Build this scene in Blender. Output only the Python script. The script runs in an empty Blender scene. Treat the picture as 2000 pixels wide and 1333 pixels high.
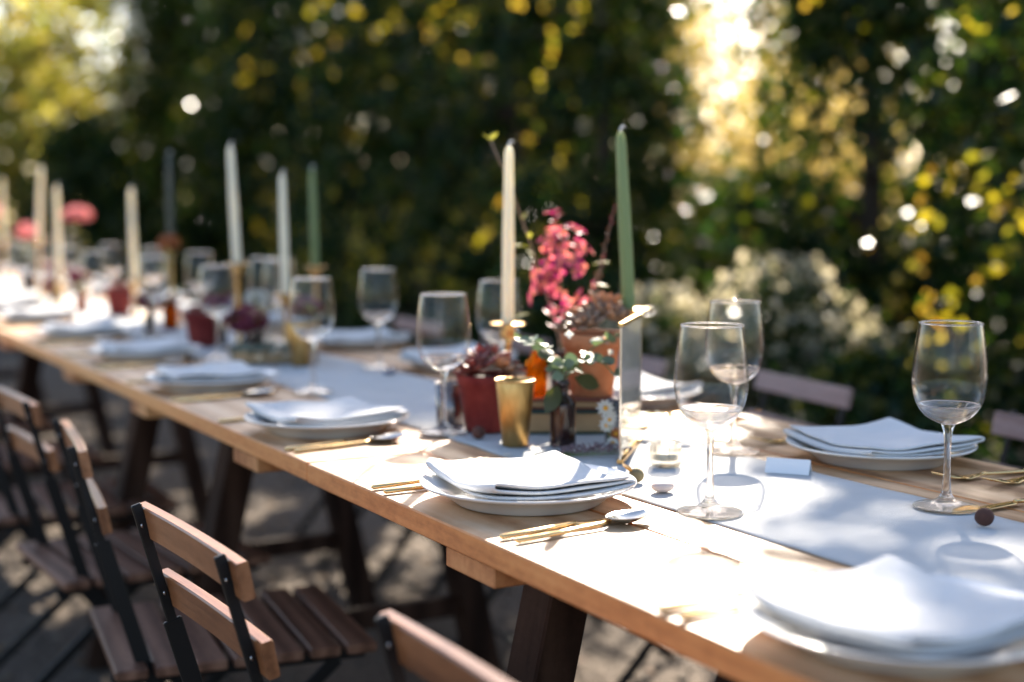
import bpy, math, random
import numpy as np
from mathutils import Vector, Matrix, Quaternion
rad = math.radians
SC = bpy.context.scene
COL = SC.collection
# ------------------------------------------------------------------ camera, sky, sun, exposure
ZT = 0.76                      # table top
cam_d = bpy.data.cameras.new('camera'); cam = bpy.data.objects.new('camera', cam_d); COL.objects.link(cam)
SC.camera = cam
cam.location = (0, 0, ZT + 0.3526)
yaw, pit = rad(29.085), rad(5.337)
fwd = Vector((math.sin(yaw)*math.cos(pit), math.cos(yaw)*math.cos(pit), -math.sin(pit)))
cam.rotation_euler = fwd.to_track_quat('-Z', 'Y').to_euler()
cam_d.lens = 50; cam_d.sensor_width = 36; cam_d.clip_start = 0.05; cam_d.clip_end = 400
cam_d.dof.use_dof = True; cam_d.dof.focus_distance = 1.70; cam_d.dof.aperture_fstop = 2.0
SUN_EL, SUN_AZ = rad(29.5), rad(38.5)          # azimuth measured from +Y towards +X
SUN = Vector((math.sin(SUN_AZ)*math.cos(SUN_EL), math.cos(SUN_AZ)*math.cos(SUN_EL), math.sin(SUN_EL)))
W = bpy.data.worlds.new('World'); SC.world = W; W.use_nodes = True
wn = W.node_tree
sky = wn.nodes.new('ShaderNodeTexSky'); sky.sky_type = 'NISHITA'; sky.sun_disc = False
sky.sun_elevation = SUN_EL; sky.sun_rotation = SUN_AZ; sky.dust_density = 1.4; sky.ozone_density = .7; sky.air_density = .85
bgn = wn.nodes['Background']; wn.links.new(sky.outputs[0], bgn.inputs[0]); bgn.inputs[1].default_value = 0.085
ld = bpy.data.lights.new('sun', 'SUN'); ld.energy = 5.0; ld.angle = rad(0.53); ld.color = (1.0, 0.90, 0.76)
sun = bpy.data.objects.new('sun', ld); COL.objects.link(sun); sun.rotation_euler = SUN.to_track_quat('Z', 'Y').to_euler()
sun.location = (8, 10, 12)
vs = SC.view_settings; vs.view_transform = 'Standard'; vs.look = 'None'; vs.gamma = 1.0; vs.exposure = 2.05
vs.use_curve_mapping = False
cy = SC.cycles; cy.use_denoising = True; cy.max_bounces = 12; cy.transparent_max_bounces = 40
cy.transmission_bounces = 12; cy.glossy_bounces = 6; cy.diffuse_bounces = 4; cy.caustics_reflective = False; cy.caustics_refractive = False
cy.sample_clamp_indirect = 6.0

# ------------------------------------------------------------------ helpers: materials
def mat(name, col=(.5,.5,.5), rough=.5, metal=0, spec=.5, **k):
    m = bpy.data.materials.new(name); m.use_nodes = True
    b = m.node_tree.nodes['Principled BSDF']
    b.inputs['Base Color'].default_value = (*col, 1); b.inputs['Roughness'].default_value = rough
    b.inputs['Metallic'].default_value = metal; b.inputs['Specular IOR Level'].default_value = spec
    for a, v in k.items(): b.inputs[a.replace('_', ' ')].default_value = v
    return m
class NT:
    def __init__(s, m): s.m = m; s.t = m.node_tree; s.b = s.t.nodes.get('Principled BSDF'); s.o = s.t.nodes.get('Material Output')
    def n(s, t, **k):
        x = s.t.nodes.new(t)
        for a, v in k.items(): setattr(x, a, v)
        return x
    def l(s, a, b): s.t.links.new(a, b)
    def noise(s, scale, detail=4, vec=None, rough=.55):
        x = s.n('ShaderNodeTexNoise'); x.inputs['Scale'].default_value = scale; x.inputs['Detail'].default_value = detail
        x.inputs['Roughness'].default_value = rough
        if vec: s.l(vec, x.inputs['Vector'])
        return x.outputs['Fac']
    def coord(s, scale=(1,1,1), rnd=True):
        tc = s.n('ShaderNodeTexCoord'); mp = s.n('ShaderNodeMapping'); mp.inputs['Scale'].default_value = scale
        s.l(tc.outputs['Object'], mp.inputs['Vector'])
        if rnd:
            oi = s.n('ShaderNodeObjectInfo'); mu = s.n('ShaderNodeMath', operation='MULTIPLY'); mu.inputs[1].default_value = 37.0
            s.l(oi.outputs['Random'], mu.inputs[0]); s.l(mu.outputs[0], mp.inputs['Location'])
        return mp.outputs[0]
    def ramp(s, fac, stops):
        r = s.n('ShaderNodeValToRGB'); e = r.color_ramp.elements
        while len(e) < len(stops): e.new(.5)
        for q, (p, c) in zip(e, stops): q.position = p; q.color = (*c, 1)
        s.l(fac, r.inputs[0]); return r.outputs[0]
    def bump(s, h, strength=.3, dist=.002):
        b = s.n('ShaderNodeBump'); b.inputs['Strength'].default_value = strength; b.inputs['Distance'].default_value = dist
        s.l(h, b.inputs['Height']); s.l(b.outputs[0], s.b.inputs['Normal'])
    def math(s, op, a, b=None):
        x = s.n('ShaderNodeMath', operation=op)
        for i, v in enumerate((a, b)):
            if v is None: continue
            if isinstance(v, (int, float)): x.inputs[i].default_value = v
            else: s.l(v, x.inputs[i])
        return x.outputs[0]
def wood(name, stops, scale=(22, 1.2, 22), rough=.55, bump=.25, knots=True):
    m = mat(name, rough=rough); t = NT(m); v = t.coord(scale)
    a = t.noise(3.0, 6, v, .6); d = t.n('ShaderNodeTexWave'); d.wave_type = 'BANDS'; d.bands_direction = 'X'
    t.l(v, d.inputs['Vector']); d.inputs['Scale'].default_value = .22; d.inputs['Distortion'].default_value = 6; d.inputs['Detail'].default_value = 3
    f = t.math('ADD', t.math('MULTIPLY', a, .6), t.math('MULTIPLY', d.outputs['Fac'], .4))
    oi = t.n('ShaderNodeObjectInfo'); f = t.math('ADD', f, t.math('MULTIPLY', t.math('SUBTRACT', oi.outputs['Random'], .5), .22))
    if knots:
        v2 = t.coord((5.5, 1.6, 5.5)); vo = t.n('ShaderNodeTexVoronoi'); vo.inputs['Scale'].default_value = 1.3; t.l(v2, vo.inputs['Vector'])
        k = t.n('ShaderNodeMapRange'); k.inputs[1].default_value = .04; k.inputs[2].default_value = .20; k.inputs[3].default_value = -.45; k.inputs[4].default_value = 0
        t.l(vo.outputs['Distance'], k.inputs[0]); f = t.math('ADD', f, k.outputs[0])
    sp = t.noise(75, 6, t.coord((1, .5, 1)), .7); f = t.math('ADD', f, t.math('MULTIPLY', t.math('SUBTRACT', sp, .5), .45)); t.l(t.ramp(f, stops), t.b.inputs['Base Color']); t.bump(t.math('ADD', a, t.math('MULTIPLY', sp, .6)), bump, .0015)
    return m
M = {}
M['pine'] = wood('pine_board', [(.12, (.24, .10, .035)), (.38, (.49, .26, .12)), (.62, (.64, .39, .21)), (.9, (.72, .50, .31))], rough=.5)
M['pine_side_bounce'] = wood('pine_side_grain_bounce', [(.12, (.34, .105, .028)), (.38, (.66, .265, .08)), (.62, (.80, .38, .13)), (.9, (.84, .46, .19))], rough=.6, bump=.4)  # side grain, warmed and brightened so its colour carries bounce light
M['pine_edge'] = wood('pine_batten', [(.12, (.28, .09, .025)), (.4, (.56, .25, .09)), (.7, (.72, .38, .15)), (.95, (.78, .46, .22))], scale=(9, 14, 9), rough=.6)
M['slat'] = wood('brown_slat', [(.15, (.13, .046, .018)), (.5, (.28, .112, .046)), (.85, (.44, .19, .085))], scale=(40, 2.5, 40), rough=.30, knots=False)
M['seat'] = wood('seat_slat', [(.15, (.08, .035, .02)), (.5, (.17, .08, .048)), (.85, (.26, .135, .085))], scale=(40, 2.5, 40), rough=.55, knots=False); NT(M['seat']).b.inputs['Specular IOR Level'].default_value = .25
M['grey_slat'] = wood('weathered_slat', [(.15, (.16, .09, .075)), (.5, (.31, .195, .165)), (.85, (.43, .30, .26))], scale=(40, 2.5, 40), rough=.6, knots=False)
M['dark_wood'] = wood('dark_trestle', [(.15, (.012, .006, .004)), (.5, (.03, .015, .010)), (.85, (.055, .03, .02))], scale=(20, 20, 2), rough=.7, knots=False); NT(M['dark_wood']).b.inputs['Specular IOR Level'].default_value = .1
M['steel'] = mat('black_steel', (.010, .0095, .0095), .42, spec=.3)
M['screw'] = mat('zinc_screw', (.5, .5, .52), .3, 1)
def fabric(name, col, weave=900, wr=.35):
    m = mat(name, col, .9, spec=.15); t = NT(m); v = t.coord()
    wv = t.n('ShaderNodeTexWave'); wv.wave_type = 'BANDS'; wv.bands_direction = 'X'; wv.inputs['Scale'].default_value = weave; t.l(v, wv.inputs['Vector'])
    w2 = t.n('ShaderNodeTexWave'); w2.wave_type = 'BANDS'; w2.bands_direction = 'Y'; w2.inputs['Scale'].default_value = weave; t.l(v, w2.inputs['Vector'])
    nz = t.noise(14, 5, v)
    h = t.math('ADD', t.math('MULTIPLY', t.math('ADD', wv.outputs['Fac'], w2.outputs['Fac']), .08), t.math('MULTIPLY', nz, 1.2))
    t.bump(h, wr, .004); t.b.inputs['Sheen Weight'].default_value = .15
    c = tuple(x*.9 for x in col); t.l(t.ramp(nz, [(.3, c), (.7, col)]), t.b.inputs['Base Color'])
    return m
M['linen'] = fabric('runner_linen', (.80, .79, .77), 420, 1.0)
M['napkin'] = fabric('napkin_cotton', (.84, .82, .80), 700, .6)
M['ceramic'] = mat('white_ceramic', (.78, .77, .75), .12, spec=.5)
M['gold'] = mat('gold_cutlery', (.83, .56, .25), .22, 1)
M['silver'] = mat('spoon_metal', (.72, .70, .64), .2, 1)
def brass(name, c0, c1, r):
    m = mat(name, c0, r, 1); t = NT(m); v = t.coord((1, 1, .35)); n = t.noise(55, 5, v)
    t.l(t.ramp(n, [(.3, c0), (.7, c1)]), t.b.inputs['Base Color']); t.l(t.math('ADD', t.math('MULTIPLY', n, .3), r-.12), t.b.inputs['Roughness'])
    t.bump(n, .2, .002); return m
M['brass'] = brass('brass', (.78, .52, .22), (.62, .38, .14), .28)
M['old_brass'] = brass('aged_brass', (.66, .42, .16), (.40, .22, .07), .36)
M['mercury'] = brass('mercury_glass', (.30, .27, .25), (.10, .09, .10), .25)
def wax(name, col):
    m = mat(name, col, .42, spec=.4, Subsurface_Weight=.9, Subsurface_Scale=.022); m.node_tree.nodes['Principled BSDF'].inputs['Subsurface Radius'].default_value = (1, .9, .75)
    t = NT(m); n = t.noise(30, 4, t.coord((1, 1, .2))); t.bump(n, .15, .002); return m
M['wax_white'] = wax('ivory_wax', (.83, .75, .58)); M['wax_green'] = wax('sage_wax', (.19, .25, .10)); M['wax_grey'] = wax('grey_wax', (.06, .07, .055))
M['wick'] = mat('wick', (.75, .72, .66), .8)
def clay(name, c0, c1):
    m = mat(name, c0, .8, spec=.25); t = NT(m); n = t.noise(28, 6, t.coord()); t.l(t.ramp(n, [(.3, c0), (.68, c1)]), t.b.inputs['Base Color']); t.bump(n, .25, .002); return m
M['terracotta'] = clay('terracotta', (.42, .12, .042), (.62, .26, .125)); M['red_clay'] = clay('dark_red_clay', (.14, .014, .013), (.26, .045, .036))
M['soil'] = clay('soil', (.02, .012, .008), (.05, .03, .02)); M['grey_clay'] = clay('grey_clay', (.12, .11, .11), (.18, .17, .16))
def thin_glass(name, tint=(1, 1, 1), base=.014, power=3.6, amp=.85):
    m = bpy.data.materials.new(name); m.use_nodes = True; t = NT(m); t.t.nodes.remove(t.b)
    lw = t.n('ShaderNodeLayerWeight'); lw.inputs[0].default_value = .5
    f = t.math('ADD', t.math('MULTIPLY', t.math('POWER', lw.outputs['Facing'], power), amp), base)
    tr = t.n('ShaderNodeBsdfTransparent'); tr.inputs[0].default_value = (*tint, 1); gl = t.n('ShaderNodeBsdfGlossy'); gl.inputs['Roughness'].default_value = .01
    mx = t.n('ShaderNodeMixShader'); t.l(f, mx.inputs[0]); t.l(tr.outputs[0], mx.inputs[1]); t.l(gl.outputs[0], mx.inputs[2]); t.l(mx.outputs[0], t.o.inputs[0]); return m
def solid_glass(name, col=(1, 1, 1), clear=.35, rough=0.0):
    m = bpy.data.materials.new(name); m.use_nodes = True; t = NT(m); t.t.nodes.remove(t.b)
    g = t.n('ShaderNodeBsdfGlass'); g.inputs['IOR'].default_value = 1.5; g.inputs['Roughness'].default_value = rough; g.inputs[0].default_value = (*col, 1)
    tr = t.n('ShaderNodeBsdfTransparent'); tr.inputs[0].default_value = (*col, 1)
    mx = t.n('ShaderNodeMixShader'); mx.inputs[0].default_value = clear; t.l(g.outputs[0], mx.inputs[1]); t.l(tr.outputs[0], mx.inputs[2]); t.l(mx.outputs[0], t.o.inputs[0]); return m
M['glass_bowl'] = thin_glass('wine_glass_bowl', (.995, .993, .99)); M['glass_stem'] = solid_glass('wine_glass_stem', (.98, .97, .96))
M['pane'] = thin_glass('glass_pane', (.96, .97, .96), .04, 3.0, .6); M['votive_glass'] = solid_glass('votive_glass', (.97, .96, .94), .5)
M['brown_glass'] = mat('brown_bottle_glass', (.018, .006, .007), .08, spec=.6)
M['amber_glass'] = solid_glass('amber_glass', (1.0, .66, .20), .45)
M['dull_amber'] = solid_glass('dull_amber_glass', (.40, .17, .05), .35)
M['book_green'] = clay('book_cloth_green', (.025, .06, .05), (.04, .085, .07)); M['book_red'] = clay('book_cloth_rust', (.16, .05, .03), (.22, .075, .045))
M['pages'] = clay('book_pages', (.42, .26, .13), (.52, .34, .18)); M['card'] = mat('card_paper', (.78, .78, .79), .7)
M['navy'] = mat('navy_glaze', (.02, .045, .12), .25); M['stone_pink'] = clay('pink_stone', (.62, .48, .42), (.7, .57, .5))
def leafm(name, cols, transl=.45, tcol=None, rough=.35, spec=.5, gain=1.5):
    m = mat(name, cols[0], rough, spec=spec); t = NT(m); g = t.n('ShaderNodeNewGeometry')
    st = [(i/max(1, len(cols)-1), c) for i, c in enumerate(cols)]
    c = t.ramp(g.outputs['Random Per Island'], st); t.l(c, t.b.inputs['Base Color'])
    tl = t.n('ShaderNodeBsdfTranslucent'); mc = t.n('ShaderNodeMix', data_type='RGBA', blend_type='MULTIPLY'); mc.inputs[0].default_value = 1
    t.l(c, mc.inputs[6]); mc.inputs[7].default_value = (*(tcol or (gain*1.25, gain, gain*.35)), 1); t.l(mc.outputs[2], tl.inputs[0])
    mx = t.n('ShaderNodeMixShader'); mx.inputs[0].default_value = transl; t.l(t.b.outputs[0], mx.inputs[1]); t.l(tl.outputs[0], mx.inputs[2]); t.l(mx.outputs[0], t.o.inputs[0]); return m
M['ivy'] = leafm('ivy_leaf', [(.009, .026, .014), (.013, .033, .015), (.018, .040, .015), (.026, .047, .015), (.045, .058, .015), (.11, .10, .018)], .38, (2.0, 2.0, .5), .28, .16)
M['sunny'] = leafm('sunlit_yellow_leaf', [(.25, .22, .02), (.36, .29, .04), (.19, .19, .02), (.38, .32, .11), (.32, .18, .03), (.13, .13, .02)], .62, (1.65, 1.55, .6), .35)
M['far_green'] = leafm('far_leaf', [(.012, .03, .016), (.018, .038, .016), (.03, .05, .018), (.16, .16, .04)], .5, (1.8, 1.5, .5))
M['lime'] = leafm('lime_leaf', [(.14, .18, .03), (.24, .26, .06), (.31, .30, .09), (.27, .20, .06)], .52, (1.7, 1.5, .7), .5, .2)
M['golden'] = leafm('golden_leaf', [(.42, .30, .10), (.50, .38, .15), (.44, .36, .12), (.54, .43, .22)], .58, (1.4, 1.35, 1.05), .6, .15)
M['cream'] = leafm('cream_glint_leaf', [(.46, .42, .28), (.54, .48, .34), (.50, .45, .37)], .5, (1.15, 1.1, .9), .5)  # cream colour stands in for sun glints on the shrub tops
M['bark'] = clay('bark', (.03, .02, .014), (.07, .05, .035))
M['euc'] = leafm('eucalyptus_leaf', [(.10, .15, .11), (.13, .19, .13), (.16, .2, .12), (.08, .12, .07)], .25, (1.2, 1.3, .7), .5)
M['leaf_green'] = leafm('fresh_leaf', [(.16, .19, .04), (.24, .25, .07), (.3, .28, .1)], .4, (1.6, 1.5, .6), .4)
M['leaf_dark'] = leafm('olive_leaf', [(.05, .06, .02), (.07, .075, .025)], .25, (1.4, 1.3, .5), .35)
M['succ'] = leafm('succulent_leaf', [(.40, .19, .15), (.54, .34, .26), (.34, .25, .16), (.66, .48, .40)], .42, (1.4, 1.1, .8), .35)
M['succ_pink'] = leafm('rosy_succulent_leaf', [(.36, .10, .09), (.54, .26, .19), (.24, .06, .06), (.66, .44, .34)], .42, (1.4, 1.0, .8), .35)
M['petal'] = leafm('pink_petal', [(.34, .02, .09), (.52, .06, .14), (.26, .015, .10), (.66, .20, .22), (.48, .05, .13), (.62, .30, .16)], .45, (1.25, .95, 1.05), .5)
M['petal_pale'] = leafm('pale_pink_petal', [(.66, .25, .27), (.74, .36, .34), (.6, .2, .22)], .5, (1.2, 1, 1), .5)
M['petal_red'] = leafm('burgundy_petal', [(.10, .01, .02), (.17, .015, .03), (.13, .012, .06)], .3, (1.4, .7, .8), .5)
M['petal_orange'] = leafm('orange_petal', [(.34, .10, .03), (.42, .16, .05)], .4, (1.3, 1, .6), .5)
M['petal_white'] = leafm('white_petal', [(.78, .76, .68), (.8, .78, .74)], .4, (1, 1, .95), .5); M['daisy_eye'] = mat('daisy_eye', (.7, .33, .02), .7)
M['lilac'] = leafm('dried_lilac', [(.19, .12, .14), (.28, .19, .2), (.12, .08, .09)], .2, (1.2, 1, 1), .7)
M['vellum'] = leafm('vellum_paper', [(.92, .85, .80)], .55, (1, .98, .96), .7, .2)
M['stem'] = mat('plant_stem', (.18, .13, .06), .6); M['twig'] = mat('twig_bark', (.24, .15, .10), .6); M['stem_green'] = mat('green_stem', (.12, .16, .05), .5)
M['nut'] = clay('nut_shell', (.07, .03, .022), (.15, .07, .05)); M['pod'] = clay('seed_pod', (.13, .10, .045), (.24, .19, .1))
gm = mat('gravel_ground', rough=.95, spec=.2); t = NT(gm); v = t.coord((1, 1, 1), False)
n1 = t.noise(2.2, 6, v); n2 = t.noise(60, 6, v, .7); vo = t.n('ShaderNodeTexVoronoi'); vo.inputs['Scale'].default_value = 45; t.l(v, vo.inputs['Vector'])
f = t.math('ADD', t.math('MULTIPLY', n1, .35), t.math('MULTIPLY', n2, .65)); t.l(t.ramp(f, [(.3, (.06, .047, .038)), (.5, (.15, .118, .092)), (.7, (.30, .23, .17))]), t.b.inputs['Base Color'])
t.bump(t.math('ADD', n2, vo.outputs['Distance']), .8, .02); M['ground'] = gm
M['pebble'] = leafm('pebble', [(.10, .085, .07), (.17, .14, .11), (.27, .215, .165), (.07, .06, .05)], 0.0, None, .9, .2)
M['litter'] = leafm('dry_leaf', [(.16, .09, .04), (.25, .15, .06), (.12, .06, .03)], .2, None, .8, .2)

# ------------------------------------------------------------------ helpers: meshes and objects
def mesh(name, V, Fc, smooth=False):
    me = bpy.data.meshes.new(name); me.from_pydata([tuple(v) for v in V], [], Fc); me.update()
    if smooth: me.polygons.foreach_set('use_smooth', [True]*len(me.polygons))
    return me
def obj(name, me, m=None, parent=None, loc=(0,0,0), rot=(0,0,0), scale=None, quat=None):
    o = bpy.data.objects.new(name, me); COL.objects.link(o)
    if m and not me.materials: me.materials.append(M[m] if isinstance(m, str) else m)
    o.location = loc
    if quat is not None: o.rotation_mode = 'QUATERNION'; o.rotation_quaternion = quat
    else: o.rotation_euler = rot
    if scale is not None: o.scale = scale if hasattr(scale, '__len__') else (scale,)*3
    if parent: o.parent = parent
    return o
def tag(o, label, cat=None, group=None, kind=None):
    if label: o['label'] = label
    if cat: o['category'] = cat
    if group: o['group'] = group
    if kind: o['kind'] = kind
    return o
def thing(name, label, cat, loc=(0,0,0), rz=0, group=None, rot=None):
    o = bpy.data.objects.new(name, None); COL.objects.link(o); o.empty_display_size = .05
    o.location = loc; o.rotation_euler = rot or (0, 0, rz); return tag(o, label, cat, group)
def join(*parts):
    V, Fc = [], []
    for v, f in parts:
        k = len(V); V += [tuple(x) for x in v]; Fc += [tuple(i+k for i in q) for q in f]
    return V, Fc
def xf(p, loc=(0,0,0), rot=None, s=1):
    R = rot if rot is not None else Matrix.Identity(3)
    return [R @ (Vector(v)*s) + Vector(loc) for v in p[0]], p[1]
def box(sx, sy, sz, b=.002, c=(0,0,0)):
    "chamfered box centred at c"
    x, y, z = sx/2, sy/2, sz/2; b = min(b, x*.9, y*.9, z*.9); V = []; idx = {}
    for i in (-1, 1):
        for j in (-1, 1):
            for k in (-1, 1):
                for a in range(3):
                    p = [i*(x-b), j*(y-b), k*(z-b)]; p[a] = (i*x, j*y, k*z)[a]; idx[i, j, k, a] = len(V); V.append((p[0]+c[0], p[1]+c[1], p[2]+c[2]))
    Fc = []
    for a in range(3):
        u, w = (a+1) % 3, (a+2) % 3
        for s in (-1, 1):
            q = []
            for (p1, p2) in ((-1,-1), (1,-1), (1,1), (-1,1)):
                k = [0]*3; k[a] = s; k[u] = p1; k[w] = p2; q.append(idx[(*k, a)])
            Fc.append(tuple(q if s > 0 else q[::-1]))
            for s2 in (-1, 1):
                k1 = [0]*3; k1[a] = s; k1[u] = s2; k1[w] = -1; k2 = k1[:]; k2[w] = 1
                q = [idx[(*k1, a)], idx[(*k1, u)], idx[(*k2, u)], idx[(*k2, a)]]; Fc.append(tuple(q if s*s2 > 0 else q[::-1]))
    for i in (-1, 1):
        for j in (-1, 1):
            for k in (-1, 1):
                q = [idx[i, j, k, a] for a in range(3)]; Fc.append(tuple(q if i*j*k > 0 else q[::-1]))
    return V, Fc
def lathe(prof, n=32):
    V, Fc = [], []; rings = []
    for r, z in prof:
        if r < 1e-6: rings.append([len(V)]); V.append((0, 0, z))
        else:
            rings.append(list(range(len(V), len(V)+n))); V += [(r*math.cos(2*math.pi*i/n), r*math.sin(2*math.pi*i/n), z) for i in range(n)]
    for a, b in zip(rings, rings[1:]):
        for i in range(n):
            j = (i+1) % n
            if len(a) == 1 and len(b) == 1: break
            if len(a) == 1: Fc.append((a[0], b[j], b[i]))
            elif len(b) == 1: Fc.append((a[i], a[j], b[0]))
            else: Fc.append((a[i], a[j], b[j], b[i]))
    return V, Fc
def smooth_prof(prof, k=3):
    P = [Vector((p[0], p[1], 0)) for p in prof]; out = []
    for i in range(len(P)-1):
        p0, p1, p2, p3 = P[max(i-1, 0)], P[i], P[i+1], P[min(i+2, len(P)-1)]
        for q in range(k):
            s = q/k; v = .5*((2*p1)+(p2-p0)*s+(2*p0-5*p1+4*p2-p3)*s*s+(3*p1-p0-3*p2+p3)*s**3); out.append((max(v.x, 0), v.y))
    out.append(prof[-1]); return out
def tube(pts, radii, n=8, flat=None):
    pts = [Vector(p) for p in pts]; V, Fc = [], []
    if not hasattr(radii, '__len__'): radii = [radii]*len(pts)
    up = Vector((0, 0, 1)); 
    for i, p in enumerate(pts):
        d = (pts[min(i+1, len(pts)-1)]-pts[max(i-1, 0)]).normalized()
        a = d.cross(Vector((0, 1, 0)) if abs(d.y) < .9 else Vector((1, 0, 0))).normalized(); b = d.cross(a)
        fx = flat or (1, 1)
        V += [p+a*(radii[i]*fx[0]*math.cos(2*math.pi*q/n))+b*(radii[i]*fx[1]*math.sin(2*math.pi*q/n)) for q in range(n)]
    for i in range(len(pts)-1):
        for q in range(n):
            r = (q+1) % n; Fc.append((i*n+q, i*n+r, (i+1)*n+r, (i+1)*n+q))
    Fc.append(tuple(range(n-1, -1, -1))); Fc.append(tuple((len(pts)-1)*n+q for q in range(n))); return V, Fc
def bar(p, q, w, t, b=.0015):
    "flat steel bar from p to q; width w in the plane of the bar, thickness t along Y"
    p, q = Vector(p), Vector(q); d = q-p; L = d.length; R = d.to_track_quat('Z', 'Y').to_matrix()
    # local Y -> world Y where possible
    z = d.normalized(); y = Vector((0, 1, 0)); y = (y-z*y.dot(z)).normalized(); x = y.cross(z); R = Matrix((x, y, z)).transposed()
    return xf(box(w, t, L, b), (p+q)/2, R)
def sheet(fn, nu, nv):
    V = [fn(i/(nu-1), j/(nv-1)) for j in range(nv) for i in range(nu)]
    return V, [(j*nu+i, j*nu+i+1, (j+1)*nu+i+1, (j+1)*nu+i) for j in range(nv-1) for i in range(nu-1)]
_mc = {}
def cached(key, fn, smooth=True):
    if key not in _mc: v, f = fn(); _mc[key] = mesh(key, v, f, smooth)
    return _mc[key]
def quat_dir(d, up=(0, 0, 1)):
    "quaternion taking +X to d, +Z towards up"
    x = Vector(d).normalized(); z = Vector(up); z = z-x*z.dot(x)
    if z.length < 1e-4: z = Vector((1, 0, 0)); z = z-x*z.dot(x)
    z.normalize(); y = z.cross(x); return Matrix((x, y, z)).transposed().to_quaternion()

# ------------------------------------------------------------------ the setting: ground
g = obj('ground', mesh('ground', [(-120, -120, 0), (160, -120, 0), (160, 160, 0), (-120, 160, 0)], [(0, 1, 2, 3)]), 'ground'); g['kind'] = 'structure'
rn = np.random.default_rng(5)
def quads(name, C, A, B, m, parent=None, fold=0.0):
    "one mesh of many rhombic leaves: centres C, half axes A (long) and B (short)"
    n = len(C); V = np.stack([C-A, C+B*1.0, C+A, C-B*1.0], 1)
    if fold: N = np.cross(A, B); N /= np.linalg.norm(N, axis=1)[:, None]+1e-9; V[:, 1] += N*fold*np.linalg.norm(B, axis=1)[:, None]; V[:, 3] += N*fold*np.linalg.norm(B, axis=1)[:, None]
    me = bpy.data.meshes.new(name); me.vertices.add(n*4); me.vertices.foreach_set('co', V.reshape(-1)); me.loops.add(n*4); me.loops.foreach_set('vertex_index', np.arange(n*4, dtype=np.int32))
    me.polygons.add(n); me.polygons.foreach_set('loop_start', np.arange(0, n*4, 4, dtype=np.int32)); me.update(calc_edges=True)
    return obj(name, me, m, parent)
def rnd_axes(n, s0, s1, aspect=.62):
    a = rn.normal(size=(n, 3)); a /= np.linalg.norm(a, axis=1)[:, None]; b = rn.normal(size=(n, 3)); b -= a*(a*b).sum(1)[:, None]; b /= np.linalg.norm(b, axis=1)[:, None]
    s = rn.uniform(s0, s1, n)[:, None]; return a*s, b*s*aspect
# pebbles and dry leaves on the ground around the table
def pebbles():
    n = 9000; P = np.zeros((n, 3)); P[:, 0] = rn.uniform(-1.2, 3.6, n); P[:, 1] = rn.uniform(.3, 8, n); s = rn.uniform(.004, .017, n)
    base = np.array([(1,0,0), (-1,0,0), (0,1,0), (0,-1,0), (0,0,.7), (0,0,-.5)]); fc = np.array([(0,2,4), (2,1,4), (1,3,4), (3,0,4), (2,0,5), (1,2,5), (3,1,5), (0,3,5)])
    an = rn.uniform(0, 6.28, n); c, q = np.cos(an), np.sin(an); st = rn.uniform(.6, 1.3, (n, 3))
    V = base[None]*st[:, None]*s[:, None, None]; V = np.stack([V[..., 0]*c[:, None]-V[..., 1]*q[:, None], V[..., 0]*q[:, None]+V[..., 1]*c[:, None], V[..., 2]], 2)+P[:, None]; V[..., 2] += s[:, None]*.25
    me = bpy.data.meshes.new('gravel'); me.vertices.add(n*6); me.vertices.foreach_set('co', V.reshape(-1)); L = (fc[None]+6*np.arange(n)[:, None, None]).reshape(-1)
    me.loops.add(len(L)); me.loops.foreach_set('vertex_index', L.astype(np.int32)); me.polygons.add(n*8); me.polygons.foreach_set('loop_start', np.arange(0, n*24, 3, dtype=np.int32)); me.update(calc_edges=True)
    tag(obj('gravel', me, 'pebble'), 'loose grey and tan gravel scattered over the ground', 'gravel', kind='stuff')
pebbles()
n = 900; P = np.stack([rn.uniform(-1.2, 4, n), rn.uniform(.5, 9, n), rn.uniform(.012, .022, n)], 1); A, B = rnd_axes(n, .015, .03); A[:, 2] *= .2; B[:, 2] *= .2
tag(quads('leaf_litter', P, A, B, 'litter'), 'dry brown leaves lying over the gravel', 'leaves', kind='stuff')

# ------------------------------------------------------------------ trees and shrubs
SV = np.array(SUN); KEEP = []          # the glades: discs on the table plane (x, y, r, share of leaves kept) that sunlight reaches
KEEP = [(.58, 1.04, .37, .02), (.82, 1.45, .34, .015), (.42, 1.35, .38, .03), (.95, 1.60, .22, .03), (1.12, 1.60, .17, .06), (1.10, 1.40, .13, .03), (1.43, 2.10, .14, .04), (1.32, 1.80, .10, .12),
        (.88, 4.75, .5, .03), (1.1, 5.6, .6, .03), (1.0, 6.8, .8, .04), (1.13, 1.20, .045, .03), (1.22, 1.30, .035, .03), (1.18, 1.07, .05, .03), (1.08, 1.04, .05, .03), (1.26, 1.14, .035, .03), (1.36, 1.24, .04, .05), (.60, 2.02, .07, .1), (.78, .74, .06, .04), (.92, .80, .05, .03),
        (.1, 2.3, .12, .05), (.35, 2.7, .09, .1), (1.2, 2.35, .06, .1), (1.0, 3.05, .05, .1), (2.46, 6.26, .28, .03), (2.22, 8.21, .3, .03), (1.86, 6.38, .2, .03), (1.82, 5.69, .2, .03), (2.33, 4.91, .16, .03), (1.05, 1.14, .06, .02), (1.20, 1.19, .055, .02), (1.12, .97, .07, .02), (1.31, 1.05, .06, .02), (1.24, .94, .06, .02), (1.0, .9, .06, .02), (1.36, 1.38, .05, .03), (.82, 1.93, .04, .05), (.75, 1.86, .03, .05), (.90, 2.02, .03, .05)]
rk = random.Random(9); KEEP += [(rk.uniform(1.56, 2.25), rk.uniform(3.5, 6.3), rk.uniform(.06, .15), .03) for _ in range(18)]
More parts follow.
